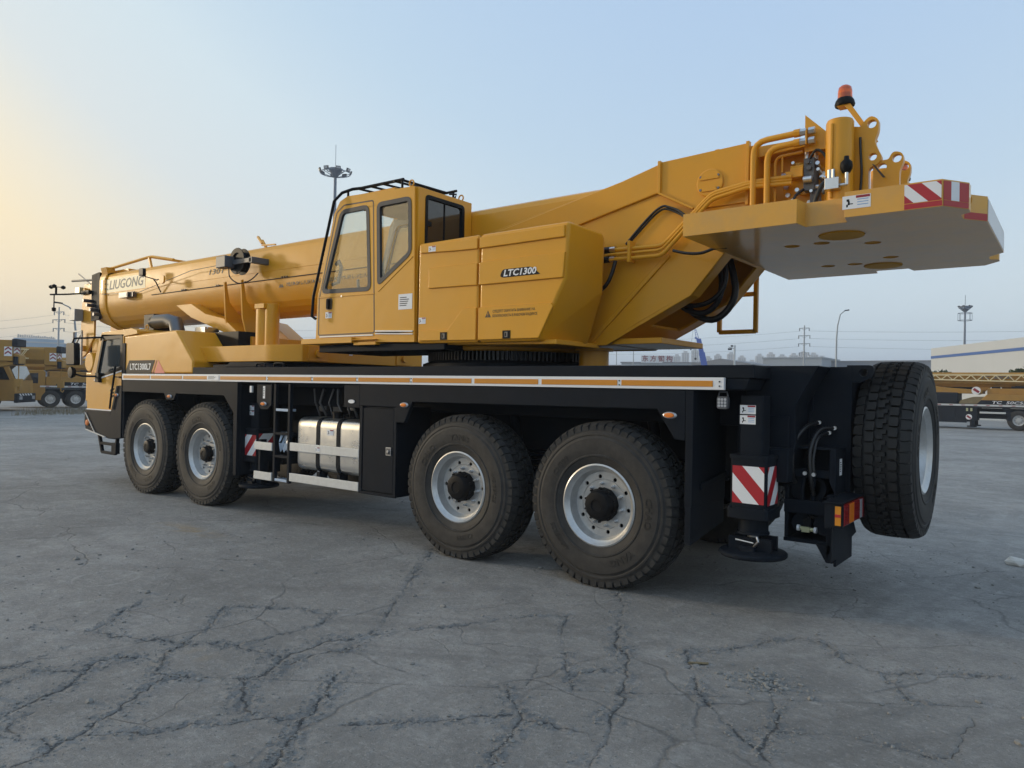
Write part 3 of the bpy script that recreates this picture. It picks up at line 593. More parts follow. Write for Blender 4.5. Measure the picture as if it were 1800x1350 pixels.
# side strip with amber reflectors
sr = MB()
sr.box(-1.14, 8.91, 1.475, 1.512, 1.750, 1.848)
rail = sr.build('side_rail', 'white', crane, bevel=.003)
segs = [8.88, 7.98, 7.03, 6.05, 4.94, 4.01, 3.19, 2.32, 1.45, .63, -.21, -1.07]
for a, b in zip(segs[:-1], segs[1:]):
    MB().box(b+.02, a-.02, 1.51, 1.5165, 1.774, 1.822).build('reflector_strip', 'amber', rail, bevel=.002)
for x in (-1.105, -.21, 4.92, 4.01, 3.19, 2.32):
    for z in (1.78, 1.815): MB().cyl((x, 1.511, z), (x, 1.519, z), .006, 8).build('rivet', 'black', rail)
sticker(rail, side_mtx(6.21, 1.517, 1.80), .30, .07, 'number_plate', False)
# front mudguard skirt
m = MB()
m.prism([(8.92, 1.748), (8.92, 1.56), (5.96, 1.555), (5.72, 1.33), (5.70, .49), (5.625, .49), (5.625, 1.748)], 'Y', 1.44, 1.498)
m.box(5.625, 5.70, .8, 1.44, .49, 1.70)
m.box(5.64, 8.95, .62, 1.44, 1.58, 1.64)
m.build('front_mudguard', 'black', crane, bevel=.008)
# rear mudguard skirt
m = MB()
m.prism([(3.16, 1.748), (3.16, 1.50), (2.57, 1.50), (2.57, 1.335), (2.43, 1.335), (2.31, 1.565), (-.56, 1.58), (-.72, 1.34), (-.815, 1.33), (-.815, 1.748)], 'Y', 1.45, 1.498)
m.box(-.815, 3.1, .62, 1.45, 1.60, 1.66)
rm = m.build('rear_mudguard', 'black', crane, bevel=.008)
m = MB(); m.box(-.885, -.818, .80, 1.50, .80, 1.745); m.prism([(.80, .80), (1.50, .80), (1.50, .49), (.80, .60)], 'X', -.878, -.824)
m.beam((-.885, 1.35, .95), (-.885, .80, 1.02), .03, .05)
m.build('mud_flap', 'black', crane, bevel=.005)
# marker lamps
def marker(x, z, par, y=1.499):
    q = MB(); q.lathe([(.0, .0), (.055, 0), (.055, .008), (.045, .016), (0, .018)], (0, 0, 0), 'Y', 20, 0); q.lathe([(.0, .017), (.040, .017), (.034, .026), (.0, .029)], (0, 0, 0), 'Y', 20, 1)
    q.v = [(X*1.15, Y, Z*.52) for X, Y, Z in q.v]
    return q.build('marker_lamp', ['clear_lens', 'amber_lens'], par, loc=(x, y, z))
m = MB(); m.prism([(7.58, 1.57), (7.22, 1.57), (7.29, 1.465), (7.51, 1.465)], 'Y', 1.45, 1.503)
br = m.build('lamp_bracket', 'black', crane, bevel=.004); marker(7.40, 1.515, br, 1.503)
m = MB(); m.prism([(5.18, 1.72), (4.86, 1.72), (4.86, 1.46), (4.95, 1.40), (5.09, 1.40), (5.18, 1.50)], 'Y', 1.47, 1.495)
br = m.build('lamp_bracket', 'black', crane, bevel=.004); marker(5.02, 1.47, br, 1.495)
sticker(br, side_mtx(5.02, 1.496, 1.62), .045, .16, 'caution_sticker', False)
marker(2.43, 1.53, rm); marker(-.68, 1.535, rm)

# ---------------- tool compartment, side lamp box
m = MB(); m.box(2.56, 3.155, .95, 1.47, .51, 1.50); m.box(2.555, 3.16, 1.47, 1.49, .505, .535); m.box(2.555, 2.595, 1.47, 1.492, .535, 1.50); m.box(3.11, 3.16, 1.47, 1.492, .535, 1.50)
tc_ = m.build('tool_compartment', 'black', crane, bevel=.005)
MB().box(2.602, 3.103, 1.47, 1.486, .545, 1.478).build('compartment_door', 'black', tc_, bevel=.008)
m = MB(); m.box(2.635, 2.715, 1.486, 1.494, .965, 1.055, 0); m.box(2.645, 2.705, 1.494, 1.497, .975, 1.045, 1); m.cyl((2.672, 1.496, 1.01), (2.672, 1.51, 1.01), .014, 10, 0); m.box(2.66, 2.684, 1.497, 1.508, .985, 1.0, 1)
m.build('latch', ['steel', 'dark_steel'], tc_, bevel=.002)
m = MB(); m.box(3.165, 3.44, 1.38, 1.492, 1.475, 1.735); sb = m.build('side_box', 'black', crane, bevel=.006)
MB().raw(*[(lambda l: ([(3.30+.055*math.cos(a), y, 1.545+.022*math.sin(a)) for y in (1.492, 1.502) for a in np.linspace(0, 2*math.pi, 17)[:-1]], [tuple(range(16))[::-1], tuple(range(16, 32))]+[(i, (i+1) % 16, 16+(i+1) % 16, 16+i) for i in range(16)]))(0)][0]).build('reflector', 'white', sb)
# ---------------- fuel tank
sec = rpoly([(.93, .67), (1.43, .67), (1.43, 1.325), (.93, 1.325)], .12, 6)
m = MB(); m.prism(sec, 'X', 3.20, 4.41)
for x in (3.20, 4.41): pass
tank = m.build('fuel_tank', 'alu', crane, bevel=.045, seg=4)
for x in (3.98, 3.60):
    s2 = rpoly([(.92, .66), (1.437, .66), (1.437, 1.332), (.92, 1.332)], .125, 6)
    st = MB(); v, f = plate(s2, [rpoly([(.93, .672), (1.428, .672), (1.428, 1.323), (.93, 1.323)], .118, 6)], 'X', x-.032, x+.032); st.raw(v, f); st.box(x-.03, x+.03, 1.30, 1.42, .55, .67)
    st.build('tank_strap', 'black', tank, bevel=.002)
m = MB(); m.cyl((3.84, 1.25, 1.32), (3.84, 1.25, 1.375), .06, 16); m.cyl((3.84, 1.25, 1.375), (3.84, 1.25, 1.40), .068, 12); m.box(3.80, 3.95, 1.24, 1.26, 1.385, 1.41); m.build('filler_cap', 'plastic', tank)
MB().cyl((3.42, 1.2, 1.32), (3.42, 1.2, 1.37), .03, 12).build('sender_cap', 'alu', tank)
sticker(tank, side_mtx(3.75, 1.431, 1.16), .12, .07)
# pump and hose clutter behind the tank
m = MB()
for k in range(9):
    x = 3.3+.16*k; m.tube([(x, .98+.03*(k % 3), 1.68), (x+.02*(k % 4), 1.02, 1.5), (x+.05-.03*(k % 3), .96, 1.36), (x+.02, .9, 1.2)], .014+.006*(k % 2), 8)
for k in range(5): m.box(3.35+.28*k, 3.50+.28*k, .75, .93, 1.35+.03*(k % 3), 1.62)
m.build('valve_bank', 'dark_steel', crane, bevel=.006)
# ---------------- side guards (bare aluminium planks)
for (x0, x1, z0) in ((3.175, 4.475, .90), (3.175, 4.475, .518), (4.85, 5.24, .87), (4.85, 5.24, .485)):
    q = MB().box(x0, x1, 1.455, 1.482, z0, z0+.103).build('side_guard', 'white_alu', crane, bevel=.006)
    if x0 < 4 and z0 > .8: sticker(q, side_mtx(3.92, 1.483, z0+.05), .09, .055)
MB().box(5.14, 5.18, 1.36, 1.455, .48, 1.0).build('guard_bracket', 'black', crane)
# ---------------- ladder
m = MB()
for x in (4.80, 4.50): m.box(x-.022, x+.022, 1.44, 1.485, .485, 1.735)
lad = m.build('access_ladder', 'black', crane, bevel=.004)
for z, mt in ((1.40, 'film'), (1.10, 'black'), (.81, 'black'), (.51, 'film')): MB().box(4.522, 4.778, 1.36, 1.482, z-.014, z+.018).build('rung', mt, lad, bevel=.003)
m = MB()
for i in range(8):
    m.raw([(4.76-.03*i, 1.40+.03*math.sin(i*1.9), 1.12), (4.73-.03*i, 1.40+.03*math.sin(i*1.9+1.9), 1.12), (4.73-.03*i, 1.44+.02*math.sin(i*1.3+1), .98+.03*math.sin(i*2)), (4.76-.03*i, 1.44+.02*math.sin(i*1.3), .98+.03*math.sin(i*2+1))], [(0, 1, 2, 3)])
    m.raw([(4.76-.03*i, 1.44+.02*math.sin(i*1.3), .98), (4.73-.03*i, 1.44+.02*math.sin(i*1.3+1), .98), (4.74-.025*i, 1.43, .86+.02*(i % 3)), (4.76-.025*i, 1.43, .86+.02*((i+2) % 3))], [(0, 1, 2, 3)])
m.build('plastic_wrap', 'film', lad, smooth=60)

# ---------------- outrigger jacks
def warn_stripes(par, x0, x1, z0, z1, y, axis_='Y', n=2, slope=1.0, name='warning_stripes'):
    # red and white diagonal bands on a flat patch, cut to the patch
    w = abs(x1-x0); h = z1-z0; q = MB()
    def clip(poly, f):
        out = []
        for i in range(len(poly)):
            a, b = poly[i-1], poly[i]; fa, fb = f(a), f(b)
            if (fa >= 0) != (fb >= 0):
                t = fa/(fa-fb); out.append((a[0]+t*(b[0]-a[0]), a[1]+t*(b[1]-a[1])))
            if fb >= 0: out.append(b)
        return out
    bw = (w*abs(slope)+h)/(2*n); k0 = -1
    for k in range(2*n+1):
        lo = k*bw-(bw*.35); hi = lo+bw
        val = (lambda p: p[1]+slope*p[0]) if slope > 0 else (lambda p: p[1]+(-slope)*(w-p[0]))
        pl = [(0, 0), (w, 0), (w, h), (0, h)]; pl = clip(pl, lambda p: val(p)-lo)
        if pl: pl = clip(pl, lambda p: hi-val(p))
        if len(pl) < 3: continue
        if axis_ == 'Y': v = [(x0-p[0] if x1 < x0 else x0+p[0], y, z0+p[1]) for p in pl]
        else: v = [(y, x0-p[0] if x1 < x0 else x0+p[0], z0+p[1]) for p in pl]
        q.raw(v, [tuple(range(len(pl)))], k % 2)
    return q.build(name, ['red', 'white'], par, smooth=0, fix=False)
def jack(x, y, ztop, zjoin, zbot, pad, name='outrigger_jack', lean=1):
    m = MB()
    sq = lambda w: rpoly([(x-w, y-w), (x+w, y-w), (x+w, y+w), (x-w, y+w)], w*.35, 3)
    m.prism(sq(.095), 'Z', zjoin-.02, ztop)
    j = m.build(name, 'black', crane, smooth=30)
    q = MB(); q.prism(sq(.148), 'Z', zbot+.04, zjoin); q.prism(sq(.158), 'Z', zjoin-.025, zjoin+.005); q.build('jack_sleeve', 'black', j, smooth=30)
    q = MB(); q.prism(sq(.168), 'Z', zbot-.02, zbot+.06); q.cyl((x, y, zbot-.14), (x, y, zbot), .115, 24); q.cyl((x, y, zbot-.15), (x, y, zbot-.13), .125, 24)
    for sx in (-.14, .14): q.cyl((x+sx, y+.14, zbot+.05), (x+sx, y+.14, zbot+.075), .016, 6)
    q.build('jack_foot', 'black', j, smooth=30, bevel=.004)
    MB().cyl((x, y, pad+.07), (x, y, zbot-.13), .045, 16).build('piston_rod', 'steel', j)
    q = MB(); q.lathe([(.0, pad), (.25, pad), (.262, pad+.012), (.262, pad+.030), (.25, pad+.042), (.17, pad+.052), (.0, pad+.055)], (x, y, 0), 'Z', 48)
    q.box(x-.17, x+.17, y-.085, y-.055, pad+.05, pad+.16); q.box(x-.17, x+.17, y+.055, y+.085, pad+.05, pad+.15); q.box(x-.06, x+.06, y+.085, y+.15, pad+.05, pad+.09)
    q.build('foot_plate', 'black', j, smooth=30, bevel=.003)
    q = MB(); q.cyl((x+.10, y+.11, pad+.13), (x-.05, y+.13, pad+.12), .008, 8); q.tube([(x-.05, y+.12, pad+.09), (x-.09, y+.14, pad+.14), (x-.075, y+.13, pad+.17)], .011, 8); q.build('locking_pin', 'steel', j)
    return j
j = jack(-1.31, 1.28, 1.71, 1.24, .77, .445)
sticker(j, side_mtx(-1.285, 1.3755, 1.60), .125, .07); sticker(j, side_mtx(-1.285, 1.3755, 1.52), .125, .07)
warn_stripes(j, -1.19, -1.44, .87, 1.16, 1.4285, n=2, slope=1.1)
warn_stripes(j, 1.40, 1.16, .86, 1.16, -1.4585, 'X', n=2, slope=-1.4)
j = jack(5.50, 1.22, 1.47, 1.12, .70, .33)
sticker(j, side_mtx(5.56, 1.3155, 1.40), .10, .06); sticker(j, side_mtx(5.56, 1.3155, 1.33), .10, .06)
warn_stripes(j, 5.63, 5.37, .76, 1.04, 1.3685, n=2, slope=-1.1)
warn_stripes(j, 1.34, 1.12, .90, 1.06, 5.3515, 'X', n=1, slope=-1.1)
jack(-1.31, -1.28, 1.71, 1.24, .77, .445); jack(5.50, -1.22, 1.47, 1.12, .70, .33)
# work lamp under the strip
m = MB(); m.prism(rpoly([(-1.145, 1.60), (-1.055, 1.60), (-1.055, 1.70), (-1.145, 1.70)], .02, 3), 'Y', 1.40, 1.44, 0)
for i in range(3):
    for k in range(3): m.cyl((-1.075-.025*i, 1.44, 1.625+.025*k), (-1.075-.025*i, 1.446, 1.625+.025*k), .011, 10, 1)
m.tube([(-1.06, 1.42, 1.70), (-1.07, 1.42, 1.735), (-1.13, 1.42, 1.735), (-1.14, 1.42, 1.70)], .007, 6)
m.build('work_lamp', ['grey_paint', 'clear_lens'], crane)
m = MB(); m.box(5.34, 5.39, 1.44, 1.47, 1.61, 1.70); m.build('marker_reflector', 'white', crane, bevel=.006)

# ---------------- rear outrigger housing and tail
m = MB(); m.prism([(-1.15, 1.955), (-1.74, 1.955), (-1.66, 1.82), (-1.56, 1.63), (-1.57, 1.33), (-1.50, 1.03), (-1.18, 1.03)], 'Y', .75, 1.08)
m.prism([(-1.33, 1.845), (-1.13, 1.845), (-1.13, 1.752), (-1.29, 1.752)], 'Y', 1.1, 1.455)
m.box(-1.52, -1.10, -1.10, 1.10, 1.08, 1.55)
m.box(-1.55, -1.36, 1.08, 1.20, 1.03, 1.30)
m.build('outrigger_housing', 'black', crane, bevel=.012)
m = MB(); m.box(-1.90, -1.12, -.75, .748, .95, 1.957)
m.tube([(-1.60, .752, 1.87), (-1.60, .752, 1.60), (-1.575, .752, 1.55), (-1.57, .752, 1.36)], .010, 6)
tail = m.build('tail_frame', 'black', crane, bevel=.010)
v, f = plate(rpoly([(-1.86, 1.83), (-1.96, 1.83), (-2.06, 1.88), (-2.06, 1.97), (-1.86, 1.97)], [.0, .02, .06, .05, .0], 5), [[(-1.985+.032*math.cos(a), 1.91+.032*math.sin(a)) for a in np.linspace(0, 2*math.pi, 17)[:-1]]], 'Y', .70, .745)
MB().raw(v, f).build('towing_lug', 'black', tail)
m = MB(); m.box(-1.93, -1.88, -.35, .55, .95, 1.6); m.cyl((-1.93, .12, 1.28), (-2.1, .12, 1.28), .16, 20); m.build('spare_wheel_bracket', 'black', tail, bevel=.006)
# winch bay on the left of the tail
m = MB()
m.box(-1.86, -1.84, .45, 1.0, .56, 1.31); m.box(-1.86, -1.50, .45, .98, 1.29, 1.31); m.box(-1.50, -1.47, .45, 1.02, .56, 1.0)
m.box(-1.84, -1.50, .45, .48, .56, 1.29)
m.box(-1.83, -1.47, 1.00, 1.04, .78, .885); m.box(-1.86, -1.47, .5, 1.04, .55, .58); m.box(-1.84, -1.52, .96, 1.0, 1.07, 1.13)
m.prism([(-1.86, 1.31), (-1.81, 1.31), (-1.81, 1.05), (-1.84, .98), (-1.86, .95)], 'Y', .95, 1.03)
m.prism([(-1.80, .43), (-1.87, .60), (-1.87, .95), (-1.80, .95)], 'Y', .60, 1.05)
m.box(-1.875, -1.855, .55, 1.05, .40, .95)
m.prism([(-1.72, .56), (-1.80, .42), (-1.85, .42), (-1.85, .56)], 'Y', 1.02, 1.05)
wb = m.build('winch_bay', 'black', tail, bevel=.005)
m = MB(); m.cyl((-1.67, .55, .98), (-1.67, .95, .98), .10, 24)
for y in (.86, .93): m.cyl((-1.60, y, 1.0), (-1.60, y+.02, 1.0), .13, 24)
for x in (-1.60, -1.68):
    m.tube([(x, .98, .80), (x, 1.0, .98), (x-.005, .98, 1.06), (x-.02, .95, 1.08), (x-.04, .93, 1.02), (x-.04, .93, .85)], .016, 8)
m.cyl((-1.60, .9, .70), (-1.60, 1.0, .70), .08, 20); m.cyl((-1.77, .9, .70), (-1.77, 1.0, .70), .08, 20)
m.build('winch_drum', 'black', tail, smooth=30)
def hose(name, pts, r, par, mt='hose', rib=False):
    P = [Vector(p) for p in pts]; out = []
    for i in range(len(P)-1):
        p0, p1, p2, p3 = P[max(i-1, 0)], P[i], P[i+1], P[min(i+2, len(P)-1)]
        n_ = max(4, int((p2-p1).length/(.012 if rib else .05)))
        for j_ in range(n_):
            t = j_/n_; out.append(.5*((2*p1)+(p2-p0)*t+(2*p0-5*p1+4*p2-p3)*t*t+(3*p1-p0-3*p2+p3)*t**3))
    out.append(P[-1]); q = MB(); q.tube(out, [r*(1 if k % 2 else .82) for k in range(len(out))] if rib else r, 10); return q.build(name, mt, par, smooth=50)
hose('hydraulic_hose', [(-1.66, .78, 1.50), (-1.60, .95, 1.46), (-1.545, 1.05, 1.32), (-1.54, 1.06, 1.10), (-1.55, 1.02, 1.02)], .017, tail, rib=True)
hose('hydraulic_hose', [(-1.78, .78, 1.46), (-1.70, .92, 1.44), (-1.665, 1.03, 1.28), (-1.68, 1.05, 1.05), (-1.69, 1.0, .93)], .018, tail, rib=True)
hose('hydraulic_hose', [(-1.74, .78, 1.42), (-1.70, .95, 1.38), (-1.69, 1.03, 1.22), (-1.70, 1.05, 1.12)], .014, tail, rib=True)
m = MB()
for p in ((-1.66, .77, 1.50), (-1.78, .77, 1.46), (-1.74, .77, 1.42), (-1.62, 1.0, 1.10), (-1.70, 1.045, 1.10)): m.cyl((p[0], p[1]-.01, p[2]), (p[0]-.005, p[1]+.03, p[2]), .016, 8)
m.build('hose_fitting', 'steel', tail)
m = MB(); m.cyl((-1.60, 1.03, .665), (-1.70, 1.03, .66), .016, 10, 0); m.box(-1.675, -1.615, 1.02, 1.055, .64, .68, 0); m.cyl((-1.595, 1.03, .665), (-1.575, 1.03, .665), .024, 10, 1); m.cyl((-1.705, 1.03, .66), (-1.725, 1.03, .66), .024, 10, 1)
for k in range(4): m.tube([(-1.63-.014*k, 1.03, .68), (-1.62-.016*k, 1.02, .73+.012*k), (-1.66-.016*k, .99, .76), (-1.72-.01*k, .96, .72)], .007, 6, 2)
m.build('towing_coupler', ['pale_brass', 'white', 'hose'], tail)
sticker(tail, rear_mtx(-1.862, .90, 1.16), .07, .13, 'caution_sticker', False)
# tail lights
m = MB(); m.box(-2.0, -1.86, .70, 1.40, .935, .945); m.box(-2.0, -1.87, 1.36, 1.375, .755, .945); m.box(-1.90, -1.87, .72, 1.36, .74, .94); m.box(-2.0, -1.87, .70, .71, .80, .94)
tl = m.build('tail_lamp_housing', 'black', tail, bevel=.003)
m = MB()
m.box(-1.995, -1.90, .745, 1.355, .765, .925, 0)
for (y0, y1, mi) in ((.80, .875, 2), (.75, .795, 0), (.88, 1.06, 0), (1.065, 1.20, 1), (1.205, 1.35, 0)): m.box(-2.004, -1.99, y0, y1, .772, .918, mi)
m.build('tail_lamp', ['red_lens', 'amber_lens', 'clear_lens'], tl, bevel=.003)
m = MB(); m.box(-1.985, -1.945, 1.376, 1.383, .775, .915, 0); m.box(-1.985, -1.945, 1.383, 1.386, .835, .857, 1); m.build('side_reflector', ['amber', 'red'], tl)
m = MB(); m.prism([(1.33, .75), (.86, .755), (.86, .50), (1.33, .49)], 'X', -1.915, -1.905); m.prism([(.86, .755), (.70, .79), (.52, .60), (.86, .56)], 'X', -1.90, -1.89); m.build('mud_flap', 'black', tail)

# ---------------- carrier cab at the front
cabp = [(10.36, 1.22), (10.40, 1.58), (10.14, 2.0), (9.93, 2.46), (9.86, 2.52), (9.06, 2.50), (9.06, 1.22)]
Y0, Y1 = .45, 1.43
win = [(10.03, 1.79), (9.80, 2.44), (9.14, 2.45), (9.14, 1.95)]
m = MB()
v, f = plate(cabp, [rpoly(win, .04, 3)], 'Y', Y1-.05, Y1); m.raw(v, f)
v, f = plate(cabp, [rpoly(win, .04, 3)], 'Y', Y0, Y0+.05); m.raw(v, f)
m.prism([(9.93, 2.46), (9.86, 2.55), (8.80, 2.585), (8.62, 2.55), (8.60, 2.49), (9.93, 2.40)], 'Y', Y0, Y1)
m.box(9.06, 9.10, Y0+.05, Y1-.05, 1.22, 2.49); m.box(9.1, 10.36, Y0+.05, Y1-.05, 1.22, 1.27)
m.prism([(10.36, 1.22), (10.40, 1.58), (10.34, 1.70), (10.30, 1.70), (10.32, 1.22)], 'Y', Y0+.05, Y1-.05)
cc = m.build('carrier_cab', 'yellow', crane, bevel=.012)
m = MB(); m.prism(rpoly(win, .04, 3), 'Y', Y1-.03, Y1-.022); m.build('door_window', 'tint_glass', cc)
v, f = plate(rpoly([(10.07, 1.76), (9.82, 2.48), (9.09, 2.485), (9.09, 1.915)], .05, 3), [rpoly([(10.0, 1.80), (9.785, 2.42), (9.16, 2.43), (9.16, 1.96)], .04, 3)], 'Y', Y1-.02, Y1+.006); MB().raw(v, f).build('window_frame', 'plastic', cc)
m = MB(); m.prism([(10.33, 1.72), (9.92, 2.44), (9.90, 2.42), (10.30, 1.70)], 'Y', Y0+.06, Y1-.06); m.build('windscreen', 'dark_glass', cc)
m = MB(); m.beam((10.10, 1.437, 1.735), (9.10, 1.437, 1.895), .004, .022); m.beam((10.37, 1.437, 1.235), (9.40, 1.437, 1.235), .004, .02); m.build('white_pinstripe', 'white', cc)
m = MB()
for k in range(3): m.prism([(9.50, 1.44+.055*k), (9.37, 1.47+.055*k), (9.35, 1.50+.055*k), (9.48, 1.475+.055*k)], 'Y', 1.431, 1.437)
m.build('side_vent', 'plastic', cc)
m = MB(); m.tube([(9.20, 1.49, 1.98), (9.23, 1.50, 1.75), (9.30, 1.50, 1.5), (9.37, 1.49, 1.27)], .017, 8); m.box(9.08, 9.24, 1.42, 1.49, 1.785, 1.805); m.build('grab_handle', 'plastic', cc)
# bumper, steps
m = MB()
m.prism([(10.40, 1.22), (10.42, 1.00), (10.36, .88), (9.50, .765), (9.43, .765), (9.43, 1.22)], 'Y', 1.38, 1.450); m.prism([(9.24, 1.65), (9.03, 1.66), (9.03, .80), (9.28, .765), (9.50, .765), (9.41, 1.22)], 'Y', 1.38, 1.458)
m.prism([(10.44, 1.21), (10.44, .90), (9.3, .80), (9.3, 1.21)], 'Y', -1.42, 1.40)
m.box(8.98, 9.10, .45, 1.44, .80, 2.35)
bm_ = m.build('front_bumper', 'black', crane, bevel=.012)
m = MB(); m.beam((10.34, 1.465, 1.17), (9.95, 1.465, .83), .01, .012); m.beam((10.30, 1.465, .885), (9.56, 1.47, .79), .02, .014); m.build('bumper_edge', 'white_alu', bm_)
MB().lathe([(0, 0), (.055, 0), (.045, .02), (0, .026)], (10.27, 1.456, 1.0), 'Y', 16).build('turn_signal', 'amber_lens', bm_)
marker(9.20, 1.50, bm_, 1.457)
m = MB()
for a, b in (((9.93, 1.40, .82), (9.80, 1.40, .52)), ((9.26, 1.40, .80), (9.31, 1.40, .52)), ((9.80, 1.40, .52), (9.31, 1.40, .52)), ((9.84, 1.40, .67), (9.29, 1.40, .67))): m.beam(a, b, .05, .045)
m.box(9.26, 9.42, 1.36, 1.43, .52, .70); m.build('boarding_step', 'black', bm_, bevel=.004)
# mirror
m = MB()
m.tube([(9.75, 1.40, 2.47), (10.10, 1.60, 2.45), (10.22, 1.72, 2.44), (10.26, 1.73, 2.36)], .016, 8); m.build('mirror_arm', 'plastic', cc); m = MB(); m.tube([(9.85, 1.44, 1.80), (10.1, 1.62, 1.80), (10.24, 1.72, 1.84), (10.25, 1.73, 1.95)], .016, 8)
m.box(9.82, 9.94, 1.43, 1.49, 1.70, 1.86); ma = m.build('mirror_arm', 'plastic', cc)
m = MB(); m.prism(rpoly([(9.99, 1.98), (10.34, 1.98), (10.36, 2.36), (10.02, 2.36)], .05, 4), 'Y', 1.70, 1.80); m.build('wing_mirror', 'plastic', cc, bevel=.02)
MB().lathe([(0, -.05), (.08, -.04), (.10, 0), (.09, .03), (0, .035)], (10.24, 1.74, 1.86), 'Y', 20).build('wide_angle_mirror', 'plastic', cc)
m = MB()
m.cyl((9.55, .9, 2.55), (9.55, .9, 2.58), .08, 16); m.lathe([(.075, 2.58), (.07, 2.62), (.04, 2.65), (0, 2.655)], (9.55, .9, 0), 'Z', 16); m.build('roof_beacon', 'white', cc)
def eye(x, y, z, r, par, rx=0):
    q = MB(); q.tube([(x+r*math.cos(a), y+r*math.sin(a)*math.sin(rx), z+r*math.sin(a)*math.cos(rx)) for a in np.linspace(0, 2*math.pi, 17)[:-1]], r*.24, 8, closed=True); return q.build('lifting_eye', 'yellow', par)
eye(8.86, 1.15, 2.625, .04, cc); eye(9.42, 1.15, 2.60, .03, cc)
# yellow engine cover behind the carrier cab
m = MB()
m.prism([(9.05, 1.85), (9.05, 2.47), (7.40, 2.515), (6.91, 2.05), (6.91, 1.85)], 'Y', .72, 1.425)
ec = m.build('carrier_hood', 'yellow', crane, bevel=.035, seg=3)
m = MB(); m.prism([(9.00, 1.862), (8.86, 2.065), (8.02, 2.065), (8.14, 1.862)], 'Y', 1.426, 1.428, 0)
m.prism([(8.10, 1.862), (7.985, 2.065), (7.955, 2.065), (8.07, 1.862)], 'Y', 1.426, 1.429, 1); m.prism([(8.03, 1.862), (7.915, 2.065), (7.71, 1.862)], 'Y', 1.426, 1.428, 2)
m.mesh(text_mesh('LTC1300L7', .14, .0006, 0, .02, width=.68), side_mtx(8.49, 1.429, 1.958), 3)
MATS['faded_red'] = mat('faded_red', (0.62, 0.07, 0.04), .4)
m.build('model_badge', ['badge', 'red', 'faded_red', 'white'], ec, smooth=0, fix=False)
MB().box(8.60, 8.95, 1.05, 1.40, 2.50, 2.545).build('roof_hatch', 'yellow', ec, bevel=.015)
# air intake, radiator and the dark machinery between hood and boom rest
m = MB(); m.box(9.10, 9.46, .58, .92, 2.50, 2.88); m.cyl((9.0, .98, 2.72), (8.86, .98, 2.72), .10, 20); m.build('air_filter', 'plastic', crane, bevel=.015)
m = MB(); m.tube([(8.90, .98, 2.73), (8.60, .93, 2.74), (8.42, .90, 2.70), (8.36, .90, 2.58), (8.36, .90, 2.45)], .115, 18); m.build('exhaust_pipe', 'dark_steel', crane)
m = MB(); m.box(6.75, 8.35, .35, .80, 1.95, 2.52); m.cyl((8.15, .82, 2.43), (8.15, .86, 2.43), .09, 16); m.tube([(8.3, .83, 2.42), (8.1, .85, 2.33), (8.15, .84, 2.2), (8.4, .83, 2.15)], .02, 8); m.build('radiator_box', 'plastic', crane, bevel=.012)
m = MB(); m.box(7.7, 8.0, .55, .8, 2.525, 2.62); m.cyl((8.05, .75, 2.56), (7.68, .75, 2.60), .02, 8); m.build('silencer_clamp', 'steel', crane, bevel=.01)
m = MB(); m.tube([(8.55, .85, 2.5), (8.45, .83, 2.65), (8.4, .82, 2.5)], .012, 8); m.cyl((7.0, .1, 2.35), (8.2, .1, 2.45), .10, 14); m.build('luffing_line', 'hose', crane)

# ---------------- counterweight stage carried on the deck
m = MB(); m.prism(rpoly([(7.20, 1.20), (7.20, -1.20), (4.84, -1.20), (4.84, 1.05), (5.38, 1.20)], [0, 0, 0, .02, .08], 4), 'Z', 2.035, 2.262)
rest = m.build('counterweight_stage', 'yellow', crane, bevel=.008)
for y in (.80, -.80): MB().cyl((4.845, y, 2.15), (4.79, y, 2.15), .055, 20).box(4.826, 4.845, y-.16, y+.16, 2.05, 2.25).build('locating_pin', 'yellow', rest, bevel=.003)
MB().box(4.834, 4.838, .20, .26, 2.15, 2.185).build('paper_tag', 'white', rest)
for y in (.90, -.90):
    q = MB(); q.cyl((5.88, y, 2.262), (5.88, y, 2.80), .150, 36); q.box(5.72, 5.95, y-.02, y+.16, 2.79, 2.86); q.cyl((5.72, y+.02, 2.262), (5.72, y+.02, 2.86), .10, 24)
    q.build('lifting_post', 'yellow', rest, bevel=.006)
m = MB(); m.box(4.9, 7.1, -.9, .9, 1.945, 2.035); m.box(5.3, 6.5, .95, 1.35, 1.945, 1.99); m.build('stage_pedestal', 'black', rest, bevel=.008)
m = MB(); m.prism([(6.1, 1.95), (6.0, 2.02), (5.4, 2.02), (5.2, 1.95)], 'Y', 1.1, 1.4); m.build('deck_cover', 'black', crane, bevel=.01)
for x in (4.85, 5.25):
    q = MB(); q.tube([(x-.1, 1.40, 1.945), (x-.1, 1.40, 1.985), (x-.07, 1.40, 2.0), (x+.07, 1.40, 2.0), (x+.1, 1.40, 1.985), (x+.1, 1.40, 1.945)], .012, 8); q.build('deck_handle', 'plastic', crane)
# boom rest
m = MB()
m.prism([(9.0, 3.05), (8.50, 3.05), (8.05, 2.86), (7.50, 2.76), (7.05, 2.50), (6.85, 2.36), (8.50, 2.82)], 'Y', .28, .60)
m.prism([(9.0, 3.05), (8.50, 3.05), (8.05, 2.86), (7.50, 2.76), (7.05, 2.50), (6.85, 2.36), (8.50, 2.82)], 'Y', -.60, -.28)
m.box(6.7, 7.3, -.6, .6, 2.262, 2.45)
for x in (7.42, 6.95):
    m.prism([(.12, 2.40), (.52, 2.40), (.62, 2.75), (.66, 3.32), (.62, 3.34), (.56, 3.02), (.42, 2.86), (.24, 2.76), (.12, 2.74)], 'X', x-.02, x+.02)
m.build('boom_rest', 'yellow', crane, bevel=.006)

